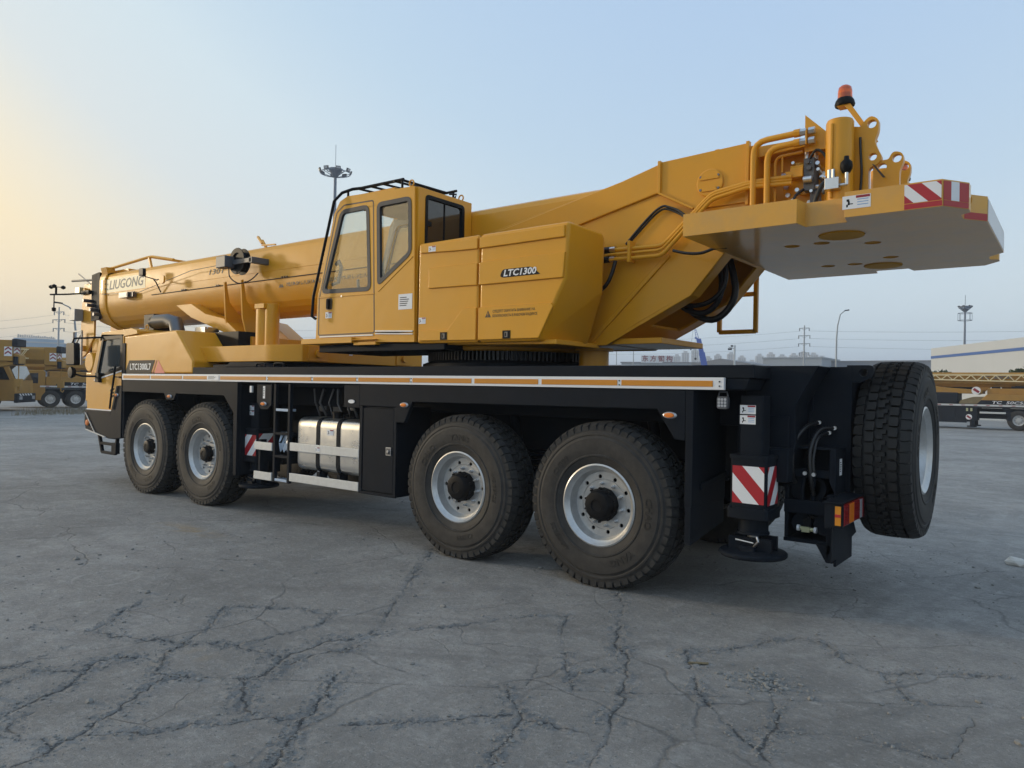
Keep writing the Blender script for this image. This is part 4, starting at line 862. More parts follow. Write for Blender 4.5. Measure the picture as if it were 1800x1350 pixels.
# ---------------- boom
def boom_sec(x, s=1.0, dz=0, sy=1.0):
    half = [(.30, 3.862), (.38, 3.855), (.440, 3.825), (.470, 3.770), (.482, 3.690), (.484, 3.45), (.4805, 3.445), (.479, 3.28), (.468, 3.18), (.440, 3.08), (.395, 2.985), (.330, 2.905), (.245, 2.84), (.14, 2.795), (.04, 2.780)]
    zc_ = 3.32; pts = half+[(-y, z) for y, z in reversed(half)]
    return [(x, y*s*sy, zc_+(z-zc_)*s+dz) for y, z in pts]
m = MB(); m.loft([boom_sec(11.95), boom_sec(9), boom_sec(6), boom_sec(3), boom_sec(.6)]); boom = m.build('boom', 'yellow', crane, smooth=12)
m = MB(); m.loft([boom_sec(11.90, 1.035), boom_sec(11.92, 1.05), boom_sec(12.16, 1.05), boom_sec(12.18, 1.035)])
m.prism([(.30, 3.84), (.46, 3.80), (.50, 3.97), (.34, 3.98)], 'X', 11.90, 12.14); m.prism([(-.30, 3.84), (-.46, 3.80), (-.50, 3.97), (-.34, 3.98)], 'X', 11.90, 12.14)
col = m.build('boom_collar', 'yellow', boom, smooth=20)
for k in range(4): MB().box(11.885, 11.91, .505, .512, 3.42+.1*k, 3.45+.1*k).build('collar_wedge', 'black', boom)
for i, (x0, x1, s) in enumerate(((12.18, 12.34, .95), (12.34, 12.50, .89), (12.50, 12.66, .83), (12.66, 12.80, .77))):
    q = MB(); q.loft([boom_sec(x0, s), boom_sec(x1, s)])
    q.box(x0+.02, x1-.03, .38*s, .40*s+.05, 3.75, 3.92-.02*i); q.build('boom_section', 'yellow', boom, smooth=20)
    MB().cyl((x0+.06, .40, 3.05+.1*i), (x0+.06, .58, 3.05+.1*i), .035, 12).build('locking_pin', 'dark_steel', boom)
    q = MB()
    for z in np.linspace(3.0, 3.85, 7): q.cyl((x1-.02, .36*s+.06, z), (x1+.04, .36*s+.06, z), .030, 6)
    q.box(x0+.05, x1, .46*s, .50*s, 2.95, 3.9, 1); q.build('pad_bolts', ['dark_steel', 'black'], boom)['kind'] = 'stuff'
# boom head frame with sheaves
m = MB()
for y in (.30, -.30):
    m.prism([(12.8, 2.62), (13.1, 2.30), (13.35, 2.2), (13.45, 2.45), (13.4, 3.3), (13.3, 3.75), (12.8, 3.75)], 'Y', y-.02, y+.02)
for z, x in ((2.4, 13.25), (3.6, 13.2)): m.cyl((x, -.38, z), (x, .38, z), .06, 14)
bh = m.build('boom_head', 'yellow', boom, bevel=.006)
for y in (-.18, -.06, .06, .18):
    for z, x in ((2.4, 13.25), (3.6, 13.2)): MB().lathe([(.05, -.03), (.25, -.03), (.27, -.02), (.23, 0), (.27, .02), (.25, .03), (.05, .03)], (x, y, z), 'Y', 28).build('sheave', 'dark_steel', boom)
m = MB(); m.box(13.3, 13.55, .33, .50, 2.98, 3.22); m.build('control_box', 'galv', boom, bevel=.01)
m = MB(); m.box(13.3, 13.5, .33, .42, 3.55, 3.68); m.build('head_sign', 'pale_brass', boom)
m = MB(); m.cyl((12.75, .36, 3.80), (13.55, .46, 3.82), .022, 10); m.beam((12.9, .36, 3.72), (13.35, .42, 3.96), .02, .02); m.build('head_bracket', 'dark_steel', boom)
# anemometer
m = MB(); m.tube([(12.7, .40, 3.53), (13.35, .62, 3.51), (13.75, .8, 3.51)], .017, 8); m.box(12.75, 13.1, .40, .47, 3.50, 3.58)
m.cyl((13.62, .74, 3.50), (13.62, .74, 3.66), .022, 8)
for k in range(3):
    a = k*2.1+.4; p = (13.62+.13*math.cos(a), .74+.13*math.sin(a), 3.67); m.tube([(13.62, .74, 3.67), p], .008, 6); m.lathe([(0, -.045), (.045, -.02), (.045, .02), (0, .045)], p, 'Z', 10)
m.cyl((13.66, .76, 3.50), (13.66, .76, 3.22), .012, 8); m.lathe([(0, -.05), (.04, -.03), (.04, .03), (0, .05)], (13.66, .76, 3.2), 'Z', 10)
m.build('anemometer', 'plastic', boom)
m = MB()
for a, b in (((13.05, .45, 2.75), (13.05, .45, 2.05)), ((13.45, .45, 2.75), (13.45, .45, 2.05)), ((13.05, .45, 2.75), (13.45, .45, 2.75)), ((13.05, .45, 2.4), (13.45, .45, 2.4)), ((13.05, .45, 2.72), (13.42, .45, 2.42))): m.beam(a, b, .03, .03)
m.build('hook_guard', 'galv', boom)
m = MB(); m.box(12.55, 12.95, -.2, .30, 1.75, 2.6); m.box(12.6, 12.9, .25, .42, 1.3, 1.9); m.cyl((12.7, .1, 2.1), (12.7, .45, 2.1), .2, 20); m.build('hook_block', 'yellow', boom, bevel=.03)
# service rail on top
m = MB(); m.tube([(12.0, .36, 3.97), (10.55, .34, 4.06), (10.40, .33, 4.06), (9.62, .33, 3.93)], .028, 8); m.beam((10.50, .34, 4.06), (10.40, .34, 3.84), .04, .04); m.tube([(12.0, -.36, 3.97), (10.55, -.34, 4.06), (9.62, -.33, 3.93)], .028, 8)
m.beam((10.45, .34, 4.06), (10.45, -.34, 4.06), .04, .04); m.beam((9.70, .33, 3.94), (9.70, -.33, 3.94), .04, .03); m.box(11.4, 11.98, -.3, .3, 3.86, 3.93)
m.build('top_rail', 'yellow', boom)
m = MB(); m.beam((6.75, .35, 3.85), (6.85, .36, 3.98), .03, .03); m.beam((6.85, .36, 3.90), (6.50, .36, 3.88), .03, .02); m.beam((6.85, .36, 3.93), (6.97, .36, 4.05), .035, .03); m.build('cable_guide', 'yellow', boom)
# printing on the boom
m = MB(); m.prism([(11.94, 3.46), (11.94, 3.72), (10.33, 3.72), (10.33, 3.46)], 'Y', .4853, .4858, 0)  # plain cream panel behind the logo letters
m.mesh(text_mesh('LIUGONG', .25, .0006, .22, .014, width=1.38), side_mtx(11.10, .4872, 3.592), 1); m.build('boom_logo', ['pale_cream', 'grey_print'], boom, smooth=0, fix=False)
m = MB().mesh(text_mesh('130T', .125, .0006, .22, .006, width=.50), side_mtx(7.95, .4868, 3.56)); m.build('capacity_print', 'grey_print', boom, smooth=0, fix=False)
def warn_tri(mb, x, y, z, h, mi, mi2):
    mb.prism([(x-h*.55, z-h/2), (x+h*.55, z-h/2), (x, z+h/2)], 'Y', y, y+.0012, mi); mb.box(x-h*.05, x+h*.05, y+.0014, y+.0018, z-h*.18, z+h*.18, mi2); mb.box(x-h*.05, x+h*.05, y+.0014, y+.0018, z-h*.36, z-h*.26, mi2)
m = MB(); m.mesh(text_mesh('НЕЛЬЗЯ СТОЯТЬ ПОД ПОДЪЁМНОЙ СТРЕЛОЙ', .105, .0006, 0, .008, width=1.86), Matrix.Translation((0, 0, 0)) @ side_mtx(5.10, .4765, 3.222) @ Matrix.Rotation(R(-4), 4, 'X'), 0); warn_tri(m, 6.17, .472, 3.235, .11, 0, 1)
m.build('boom_warning_print', ['brown_print', 'yellow'], boom, smooth=0, fix=False)
m = MB(); m.tube([(10.09, .487, 3.31), (8.5, .487, 3.315), (4.3, .487, 3.32), (2.6, .487, 3.32)], .007, 6); m.build('boom_cable', 'brown_print', boom)
m = MB()
for x in (9.0, 8.94, 8.88, 7.9, 7.84, 7.15, 7.09, 6.12, 6.06, 6.0, 5.1): m.box(x-.012, x+.012, .487, .51, 3.315, 3.338)
m.build('cable_clips', 'brown_print', boom)['kind'] = 'stuff'
m = MB(); m.tube([(12.0, .53, 3.43), (10.5, .52, 3.38), (8.6, .56, 3.62), (7.1, .66, 3.62)], .005, 6); m.build('measuring_wire', 'dark_steel', boom)
# cable reel on the boom side
reel = MB(); C0 = (6.98, 0, 3.60)
reel.lathe([(.06, -.06), (.20, -.06), (.205, -.05), (.15, -.045), (.15, .045), (.205, .05), (.20, .06), (.13, .06), (.13, .04), (.06, .04)], (6.93, .69, 3.605), 'Y', 40)
ro = reel.build('cable_reel', 'plastic', boom, smooth=30)
m = MB(); m.box(7.00, 7.26, .735, .90, 3.50, 3.68); m.build('reel_box', 'grey_paint', boom, bevel=.012)
m = MB(); m.box(6.50, 7.0, .745, .775, 3.55, 3.62); m.box(6.48, 6.56, .48, .775, 3.54, 3.63); m.build('reel_arm', 'grey_paint', boom, bevel=.005)
hose('reel_cable', [(7.05, .80, 3.50), (7.02, .80, 3.36), (6.88, .74, 3.26), (6.70, .66, 3.30), (6.64, .56, 3.42)], .009, boom)
# camera lamp and small floodlights on the boom
m = MB(); m.tube([(9.72, .50, 3.33), (9.74, .58, 3.50), (9.76, .62, 3.56)], .012, 8); m.tube([(9.76, .62, 3.56), (9.90, .68, 3.60), (10.02, .72, 3.64)], .010, 8); m.tube([(9.76, .62, 3.56), (9.56, .66, 3.52), (9.46, .68, 3.52)], .012, 8); m.prism(rpoly([(9.95, 3.62), (10.10, 3.62), (10.10, 3.76), (9.95, 3.76)], .03, 3), 'Y', .66, .72); m.build('boom_camera', 'plastic', boom, bevel=.006)
m = MB(); m.prism(rpoly([(9.26, 3.44), (9.42, 3.44), (9.42, 3.58), (9.26, 3.58)], .05, 3), 'Y', .66, .69); m.build('camera_mirror', 'yellow', boom)
for x in (10.95,):
    q = MB(); q.box(x-.17, x+.17, .50, .60, 3.30, 3.40, 0); q.box(x-.14, x+.14, .60, .604, 3.315, 3.385, 1); q.tube([(x+.19, .5, 3.42), (x-.25, .5, 3.41)], .008, 6, 0); q.box(x-.30, x-.20, .49, .56, 3.31, 3.39, 0); q.build('flood_lamp', ['dark_steel', 'clear_lens'], boom, bevel=.006)

# ---------------- turntable
m = MB(); N = 132; rr0, rr1 = .985, 1.03; pr = []
for k in range(N):
    a = 2*math.pi*k/N; d = 2*math.pi/N
    for r_, t_ in ((rr0, .05), (rr1, .25), (rr1, .60), (rr0, .80)): pr.append((2.11+r_*math.cos(a+d*t_), r_*math.sin(a+d*t_)))
m.prism(pr, 'Z', 2.035, 2.135)
ring_ = m.build('slewing_ring', 'gear', crane, smooth=20)
MB().lathe([(0, 1.94), (1.09, 1.94), (1.09, 2.0), (1.0, 2.035), (0, 2.036)], (2.11, 0, 0), 'Z', 72).build('ring_base', 'black', ring_, smooth=30)
MB().lathe([(0, 2.136), (1.04, 2.136), (1.06, 2.15), (1.06, 2.20), (0, 2.201)], (2.11, 0, 0), 'Z', 72).build('ring_top', 'yellow', ring_, smooth=30)
m = MB(); m.cyl((.82, .25, 1.95), (.82, .25, 2.17), .16, 24); m.cyl((.82, .25, 2.15), (.82, .25, 2.18), .21, 24); m.build('swivel_post', 'yellow', ring_)

# ---------------- operator cab
op = [(4.11, 2.27), (4.09, 2.79), (3.80, 3.80), (3.70, 3.93), (3.56, 3.975), (2.44, 3.925), (2.40, 2.215), (3.0, 2.23)]
w1 = [(3.985, 2.865), (3.66, 3.80), (3.20, 3.80), (3.14, 2.845)]
w2 = [(3.02, 3.80), (2.51, 3.80), (2.49, 3.20), (2.985, 2.90)]
YC0, YC1 = .46, 1.40
m = MB()
for y in (YC0, YC1-.045):
    v, f = plate(op, [rpoly(w1, .07, 4), rpoly(w2, .06, 4)], 'Y', y, y+.045); m.raw(v, f)
m.prism([(3.70, 3.935), (3.56, 3.978), (2.442, 3.928), (2.442, 3.88), (3.56, 3.92), (3.66, 3.88)], 'Y', YC0+.04, YC1-.04)
m.prism([(4.11, 2.27), (4.105, 2.33), (2.40, 2.29), (2.40, 2.215), (3.0, 2.23)], 'Y', YC0+.04, YC1-.04)
v, f = plate([(YC0+.03, 2.22), (YC1-.03, 2.22), (YC1-.03, 3.92), (YC0+.03, 3.92)], [rpoly([(.64, 3.20), (1.25, 3.20), (1.25, 3.84), (.64, 3.84)], .05, 4)], 'X', 2.402, 2.445); m.raw(v, f)
m.prism([(4.11, 2.27), (4.09, 2.60), (4.06, 2.60), (4.07, 2.30)], 'Y', YC0+.04, YC1-.04)
ocab = m.build('operator_cab', 'yellow', crane, bevel=.018, seg=3)
# doors and seams
def outline(poly, r, w, y0, y1, name, mt, par, rad=.05):
    big = rpoly(poly, rad, 4); c_ = Vector((sum(p[0] for p in poly)/len(poly), sum(p[1] for p in poly)/len(poly)))
    def off(d):
        n_ = len(poly); out = []
        for i in range(n_):
            p0, p1, p2 = Vector(poly[i-1]), Vector(poly[i]), Vector(poly[(i+1) % n_]); e0 = (p1-p0).normalized(); e1 = (p2-p1).normalized()
            s_ = 1 if (e0.x*e1.y-e0.y*e1.x) > 0 else -1
            n0 = Vector((e0.y, -e0.x)); n1 = Vector((e1.y, -e1.x))
            area = sum(poly[j-1][0]*poly[j][1]-poly[j][0]*poly[j-1][1] for j in range(n_))
            sg = 1 if area > 0 else -1
            b_ = (n0+n1).normalized(); out.append(tuple(p1+b_*d*sg/max(.4, b_.dot(n0))))
        return out
    v, f = plate(rpoly(off(r), rad+r, 4), [rpoly(off(r-w), max(.01, rad+r-w), 4)], 'Y', y0, y1); return MB().raw(v, f).build(name, mt, par, smooth=30)
for w_, rad in ((w1, .07), (w2, .06)):
    outline(w_, .025, .05, YC1-.03, YC1+.006, 'window_seal', 'window_rubber', ocab, rad); MB().prism(rpoly(w_, rad, 4), 'Y', YC1-.028, YC1-.022).build('side_window', 'glass', ocab)
    outline(w_, .02, .05, YC0-.006, YC0+.03, 'window_seal', 'window_rubber', ocab, rad); MB().prism(rpoly(w_, rad, 4), 'Y', YC0+.018, YC0+.024).build('side_window', 'glass', ocab)
door = [(4.055, 2.335), (4.055, 2.78), (3.755, 3.80), (3.62, 3.875), (3.105, 3.86), (3.045, 2.335)]
outline(door, .008, .017, YC1-.002, YC1+.0015, 'door_gap', 'brown_print', ocab, .03)
m = MB(); m.prism([(2.99, 2.80), (2.45, 3.145), (2.45, 3.16), (2.99, 2.815)], 'Y', YC1-.01, YC1+.006); m.beam((4.07, YC1+.001, 2.795), (3.06, YC1+.001, 2.785), .012, .012); m.build('pressed_line', 'yellow', ocab, bevel=.002)
m = MB(); m.beam((4.02, YC1+.006, 2.315), (3.06, YC1+.006, 2.312), .012, .016); m.beam((3.02, YC1+.006, 2.355), (2.42, YC1+.006, 2.335), .012, .016); m.beam((3.02, YC1+.006, 2.325), (2.42, YC1+.006, 2.305), .012, .012); m.build('sill_strip', 'white_alu', ocab)
MB().box(2.42, 3.03, YC1-.01, YC1+.004, 2.322, 2.34).build('sill_gap', 'plastic', ocab)
m = MB(); m.prism(rpoly([(3.80, 2.64), (3.92, 2.64), (3.92, 2.78), (3.80, 2.78)], .03, 3), 'Y', YC1, YC1+.004, 1); m.prism(rpoly([(3.845, 2.65), (3.885, 2.65), (3.885, 2.77), (3.845, 2.77)], .018, 3), 'Y', YC1+.004, YC1+.028, 0); m.build('door_handle', ['plastic', 'brown_print'], ocab, bevel=.003)
MB().cyl((3.63, YC1, 2.79), (3.63, YC1+.008, 2.79), .012, 10).build('door_lock', 'steel', ocab)
sticker(ocab, side_mtx(3.865, YC1+.001, 2.575), .12, .075); sticker(ocab, side_mtx(2.55, YC1+.001, 2.665), .215, .17, 'data_plate', False)
# rear window
m = MB(); m.box(2.418, 2.424, .64, 1.25, 3.20, 3.84); m.build('rear_window', 'dark_glass', ocab)
v, f = plate(rpoly([(.62, 3.18), (1.27, 3.18), (1.27, 3.86), (.62, 3.86)], .06, 4), [rpoly([(.66, 3.22), (1.23, 3.22), (1.23, 3.82), (.66, 3.82)], .04, 4)], 'X', 2.395, 2.425); MB().raw(v, f).build('window_seal', 'plastic', ocab)
m = MB(); m.box(2.408, 2.418, .94, .95, 3.22, 3.82); m.box(2.405, 2.418, 1.16, 1.23, 3.52, 3.57); m.build('window_latch', 'plastic', ocab)
m = MB(); m.prism([(4.085, 2.62), (3.70, 3.90), (3.69, 3.89), (4.075, 2.62)], 'Y', YC0+.06, YC1-.06); m.build('windscreen', 'glass', ocab)
# interior
m = MB(); m.prism(rpoly([(3.45, 2.35), (2.75, 2.35), (2.72, 2.75), (3.3, 2.78), (3.42, 2.72)], .05, 3), 'Y', .70, 1.16); m.prism(rpoly([(2.95, 2.75), (2.78, 2.75), (2.66, 3.15), (2.76, 3.18)], .05, 3), 'Y', .72, 1.14); m.build('seat', 'interior', ocab, bevel=.03)
m = MB(); m.box(3.1, 3.6, 1.2, 1.3, 2.3, 2.8); m.box(3.1, 3.6, .56, .66, 2.3, 2.8); m.cyl((3.5, 1.25, 2.8), (3.52, 1.25, 3.0), .02, 8); m.box(3.85, 3.95, .7, .95, 2.6, 2.95); m.build('control_console', 'interior', ocab, bevel=.015)
m = MB(); m.tube([(3.93, 1.30, 2.96), (3.82, 1.30, 2.98), (3.77, 1.30, 3.16), (3.82, 1.30, 3.24), (3.87, 1.30, 3.2)], .022, 8); m.build('inner_handle', 'interior', ocab)
m = MB(); m.box(2.46, 3.5, .56, 1.30, 3.845, 3.86); m.box(2.47, 2.53, .50, 1.35, 2.3, 3.2); m.build('headliner', 'interior', ocab)
v, f = plate([(x*.985+.04, z*.985+.045) for x, z in op], [rpoly(w1, .07, 4), rpoly(w2, .06, 4)], 'Y', YC0+.047, YC0+.053); MB().raw(v, f).build('inner_lining', 'interior', ocab)
# cab rail and roof guard
m = MB(); m.tube([(4.02, 1.47, 2.53), (4.07, 1.49, 2.56), (4.05, 1.49, 2.80), (3.72, 1.47, 3.92), (3.64, 1.42, 4.02), (3.52, 1.36, 4.06), (3.40, 1.33, 4.06), (2.72, 1.30, 4.065)], .018, 10); m.tube([(3.52, .6, 4.06), (2.55, .6, 4.065)], .016, 8)
for x in (3.45, 3.25, 3.05, 2.85): m.tube([(x, 1.33, 4.06), (x-.1, .6, 4.06)], .014, 8)
m.tube([(2.74, 1.30, 4.06), (2.70, .6, 4.06)], .016, 8)
for p in ((3.60, 1.36), (2.74, 1.30), (2.6, .6)): m.cyl((p[0], p[1], 3.93), (p[0], p[1], 4.06), .014, 8)
m.build('roof_guard', 'plastic', ocab, smooth=60)
MB().prism(rpoly([(3.52, 3.955), (2.86, 3.955), (2.86, 4.0), (3.50, 4.005)], .01, 2), 'Y', .7, 1.30).build('roof_hatch', 'yellow', ocab, bevel=.008)
for x, y in ((2.55, 1.34), (2.52, .55)): eye(x, y, 3.985, .035, ocab)
MB().tube([(2.47, .72, 3.93), (2.46, .70, 3.99), (2.5, .78, 3.98)], .012, 6).build('roof_hook', 'plastic', ocab)
m = MB(); m.box(3.38, 4.33, 1.0, 1.45, 2.228, 2.292); m.box(3.0, 3.38, 1.0, 1.42, 2.20, 2.235); m.box(2.97, 3.38, 1.1, 1.448, 2.255, 2.262); m.build('cab_step', 'yellow', ocab, bevel=.006)
m = MB(); m.box(2.0, 4.1, .3, 1.35, 2.13, 2.215); m.build('cab_support', 'black', ocab, bevel=.006)

# ---------------- machinery hood
HY = 1.385
pl1 = [(2.37, 2.20), (2.37, 3.285), (1.512, 3.292), (1.512, 2.192)]
pl2 = [(1.498, 2.192), (1.498, 3.292), (.42, 3.30), (.44, 2.77), (.76, 2.19)]
m = MB(); m.prism([(2.35, 2.21), (2.35, 3.27), (1.0, 3.28), (1.0, 2.21)], 'Y', .72, HY-.03); m.prism([(2.37, 2.19), (2.37, 2.21), (.60, 2.21), (.60, 2.16)], 'Y', .5, 1.30)
hood = m.build('machinery_hood', 'yellow', crane, bevel=.01)
m = MB(); m.prism(pl1, 'Y', HY-.05, HY); p1_ = m.build('hood_panel', 'yellow', hood, bevel=.03, seg=4)
m = MB(); m.loft([[(x, HY, z) for x, z in pl2], [(x, .80, z) for x, z in [(1.498, 2.192), (1.498, 3.292), (.385, 3.275), (.40, 2.70), (.60, 2.18)]], [(x, .70, z) for x, z in [(1.498, 2.192), (1.498, 3.15), (.45, 3.10), (.47, 2.70), (.61, 2.18)]]]); p2_ = m.build('hood_panel', 'yellow', hood, bevel=.035, seg=4)
# pressed bands, 12 mm proud with tapering ends
def band(poly, y, d, par, b=.008):
    q = MB(); q.prism(poly, 'Y', y-.01, y+d+.010); return q.build('pressed_band', 'yellow', par, bevel=b, seg=3)
band([(2.33, 3.175), (2.33, 3.25), (1.52, 3.255), (1.52, 3.145), (1.9, 3.155), (2.2, 3.17)], HY, .012, hood)
band([(1.49, 3.145), (1.49, 3.258), (.46, 3.262), (.46, 3.152)], HY, .013, hood)
band([(2.20, 2.785), (2.2, 3.0), (1.52, 3.0), (1.52, 2.775)], HY, .011, hood)
band([(1.49, 2.773), (1.49, 3.0), (.45, 3.01), (.47, 2.773)], HY, .012, hood)
band([(2.33, 2.225), (2.33, 2.335), (1.91, 2.335), (1.70, 2.545), (1.52, 2.545), (1.52, 2.215)], HY, .012, hood)
band([(1.49, 2.215), (1.49, 2.543), (.60, 2.543), (.575, 2.51), (.735, 2.215)], HY, .012, hood)
for x0, z0 in ((1.96, 2.268), (1.12, 2.26)):
    q = MB(); q.box(x0-.048, x0+.048, HY+.005, HY+.027, z0-.040, z0+.040, 0); q.box(x0-.02, x0+.018, HY+.027, HY+.031, z0-.026, z0+.026, 1); q.box(x0-.002, x0+.012, HY+.031, HY+.033, z0-.018, z0+.018, 0); q.build('hood_latch', ['plastic', 'dark_steel'], hood, bevel=.002)
m = MB(); m.prism(rpoly([(1.215, 2.835), (1.185, 2.905), (.83, 2.905), (.725, 2.825), (1.17, 2.822)], [.03, .035, .035, .012, .02], 4), 'Y', HY+.021, HY+.0245, 0)
m.mesh(text_mesh('LTC1300', .088, .0005, .2, .028, width=.40), side_mtx(.975, HY+.0252, 2.862), 1); m.build('model_badge', ['badge', 'white'], hood, smooth=0, fix=False)
m = MB(); m.mesh(text_mesh('СЛЕДУЕТ ОБРАТИТЬ ВНИМАНИЕ НА', .036, .0004, 0, .008, width=.52), side_mtx(1.04, HY+.0228, 2.494), 0); m.mesh(text_mesh('БЕЗОПАСНОСТЬ В РАБОЧЕМ РАДИУСЕ', .036, .0004, 0, .008, width=.55), side_mtx(1.025, HY+.0228, 2.448), 0); warn_tri(m, 1.36, HY+.0224, 2.472, .068, 0, 1)
m.build('hood_warning_print', ['brown_print', 'yellow'], hood, smooth=0, fix=False)
sticker(hood, side_mtx(2.15, HY+.0225, 3.205), .105, .06); sticker(hood, side_mtx(2.30, HY+.001, 2.445), .105, .068)

# ---------------- rear superstructure (gooseneck) carrying the boom foot
web = [(2.7, 2.20), (2.7, 3.40), (.33, 3.845), (-.08, 3.945), (-.96, 3.975), (-.96, 3.15), (-.78, 3.06), (-.42, 2.645), (.49, 2.19)]
m = MB()
for y in (.50, -.56): m.prism(web, 'Y', y, y+.055)
fold = [(.49, 2.192), (-.42, 2.648), (-.78, 3.062), (-.96, 3.152)]
def fold_strip(q, p, r, y0, y1):
    q.raw([(p[0], y0, p[1]), (r[0], y0, r[1]), (r[0], y1, r[1]), (p[0], y1, p[1]), (p[0]+.015, y0, p[1]+.03), (r[0]+.015, y0, r[1]+.03), (r[0]+.015, y1, r[1]+.03), (p[0]+.015, y1, p[1]+.03)], [(0, 1, 2, 3), (7, 6, 5, 4), (0, 4, 5, 1), (1, 5, 6, 2), (2, 6, 7, 3), (3, 7, 4, 0)])
lerp = lambda a, b, t: (a[0]+(b[0]-a[0])*t, a[1]+(b[1]-a[1])*t)
A_, B_, C_, D_ = fold; o1, o2 = lerp(A_, B_, .42), lerp(B_, C_, .86)
fold_strip(m, A_, o1, -.558, .553); fold_strip(m, o2, C_, -.558, .553); fold_strip(m, C_, D_, -.558, .553)
for y0, y1 in ((-.558, -.34), (.34, .553)): fold_strip(m, o1, B_, y0, y1); fold_strip(m, B_, o2, y0, y1)
m.box(-.1, 2.6, -.50, .50, 2.20, 2.26); m.box(-.98, .3, -.5, .5, 3.20, 3.26)
m.prism([(.33, 3.835), (-.08, 3.935), (-.96, 3.962), (-1.7, 3.955), (-1.7, 3.90), (.3, 3.78)], 'Y', -.50, .50)
m.box(-1.72, -1.0, -.50, .30, 3.2, 3.90); m.box(-1.02, -.96, .30, .56, 3.20, 3.96)
neck = m.build('gooseneck_frame', 'yellow', crane, bevel=.008)
m = MB(); m.prism([(2.3, 3.44), (.33, 3.835), (-.085, 3.94), (-.085, 3.66), (.83, 3.455), (2.3, 3.12)], 'Y', .55, .585); m.build('neck_flange', 'yellow', neck, bevel=.012, seg=3)
m = MB(); m.prism([(-.09, 3.955), (-.95, 3.985), (-.95, 3.45), (-.44, 3.455), (-.09, 3.655)], 'Y', .552, .578)
m.box(-.105, -.075, .55, .605, 3.655, 3.965); m.box(-.975, -.945, .55, .605, 3.42, 3.995); m.beam((-.075, .585, 3.66), (-.45, .585, 3.455), .05, .02)
m.build('winch_side_plate', 'yellow', neck, bevel=.004)
m = MB(); m.beam((.69, .56, 2.21), (-.19, .56, 3.05), .035, .05); m.build('diagonal_rib', 'yellow', neck, bevel=.012)
MB().beam((-.56, .30, 4.07), (-.56, .30, 3.93), .05, .05).build('top_peg', 'yellow', neck, bevel=.01)
m = MB(); m.lathe([(0, .578), (.128, .578), (.128, .592), (.12, .597), (0, .597)], (-.605, 0, 3.675), 'Y', 40)
m.v = [(x, y, z) for x, y, z in m.v]
cv = m.build('round_cover', 'yellow', neck, smooth=30)
for dx, dz, w in ((0, .05, .10), (.0, -.06, .08)):
    q = MB(); q.prism(rpoly([(-.605-w+dx, 3.655+dz), (-.605+w+dx, 3.655+dz), (-.605+w*.7, 3.695+dz), (-.605-w*.7, 3.695+dz)], .012, 3), 'Y', .597, .608); q.build('cover_clip', 'yellow', neck, bevel=.003)
for a in (35, 145, 215, 325): MB().cyl((-.605+.105*math.cos(R(a)), .597, 3.675+.105*math.sin(R(a))), (-.605+.105*math.cos(R(a)), .607, 3.675+.105*math.sin(R(a))), .012, 6).build('cover_bolt', 'dark_steel', neck)
# rope opening hoses
hose('rope_guide_hose', [(.05, .18, 2.85), (-.13, .12, 2.60), (-.33, .1, 2.52), (-.48, .1, 2.60), (-.54, .1, 2.78), (-.50, .08, 3.05)], .030, neck)
hose('rope_guide_hose', [(.0, .0, 2.85), (-.18, .0, 2.56), (-.40, .0, 2.46), (-.57, .0, 2.56), (-.64, .0, 2.75), (-.58, 0, 3.05)], .034, neck)
hose('rope_guide_hose', [(.03, .24, 2.85), (-.15, .22, 2.62), (-.40, .2, 2.60), (-.58, .2, 2.72), (-.62, .2, 2.92), (-.55, .2, 3.1)], .024, neck)
# hydraulic pipes on the left side
def pipe(name, pts, r, par, mt='yellow', b=.06):
    P = [Vector(p) for p in pts]; out = [P[0]]
    for i in range(1, len(P)-1):
        a, c, d = P[i-1], P[i], P[i+1]; t = min(b, (a-c).length*.45, (d-c).length*.45); p0 = c+(a-c).normalized()*t; p1 = c+(d-c).normalized()*t
        out += [p0*(1-q)**2+c*2*q*(1-q)+p1*q*q for q in (0, .25, .5, .75, 1)]
    out.append(P[-1]); return MB().tube(out, r, 12).build(name, mt, par, smooth=60)
for dy, dz, r_ in ((0, 0, .021), (.02, -.045, .013), (.01, -.095, .021)):
    pipe('hydraulic_pipe', [(.42, .66+dy, 3.135+dz), (-.17, .66+dy, 3.125+dz), (-.66, .66+dy, 3.555+dz*.6), (-1.00, .66+dy, 3.60+dz*.45), (-1.36, .62, 3.605+dz*.6)], r_, neck)
for z_ in (3.14, 3.045):
    MB().tube([(.55, .66, z_+.01), (.47, .66, z_), (.40, .66, z_)], .034, 12).build('pipe_hose', 'hose', neck); MB().cyl((.41, .66, z_), (.34, .66, z_), .031, 12).build('pipe_collar', 'steel', neck)
m = MB(); m.box(.15, .18, .60, .72, 2.99, 3.20); m.build('pipe_clamp', 'yellow', neck, bevel=.004)
hose('electric_cable', [(.26, .60, 3.19), (.12, .60, 3.33), (-.04, .60, 3.47), (-.14, .61, 3.515), (-.20, .61, 3.50), (-.30, .62, 3.455), (-.40, .64, 3.38)], .012, neck)
hose('electric_cable', [(.24, .59, 3.19), (.10, .59, 3.32), (-.05, .59, 3.45), (-.16, .60, 3.49), (-.30, .61, 3.43), (-.40, .63, 3.36)], .011, neck)
hose('lubrication_hose', [(-.32, .74, 3.05), (-.45, .76, 3.01), (-.60, .76, 2.995), (-.74, .75, 3.03), (-.84, .74, 3.028)], .014, neck)
MB().tube([(-.80, .745, 3.03), (-.96, .745, 3.028)], .009, 8).build('hose_tip', 'steel', neck)
hose('drain_hose', [(.33, .68, 3.02), (.36, .69, 2.90), (.42, .69, 2.79), (.52, .68, 2.72)], .020, neck)
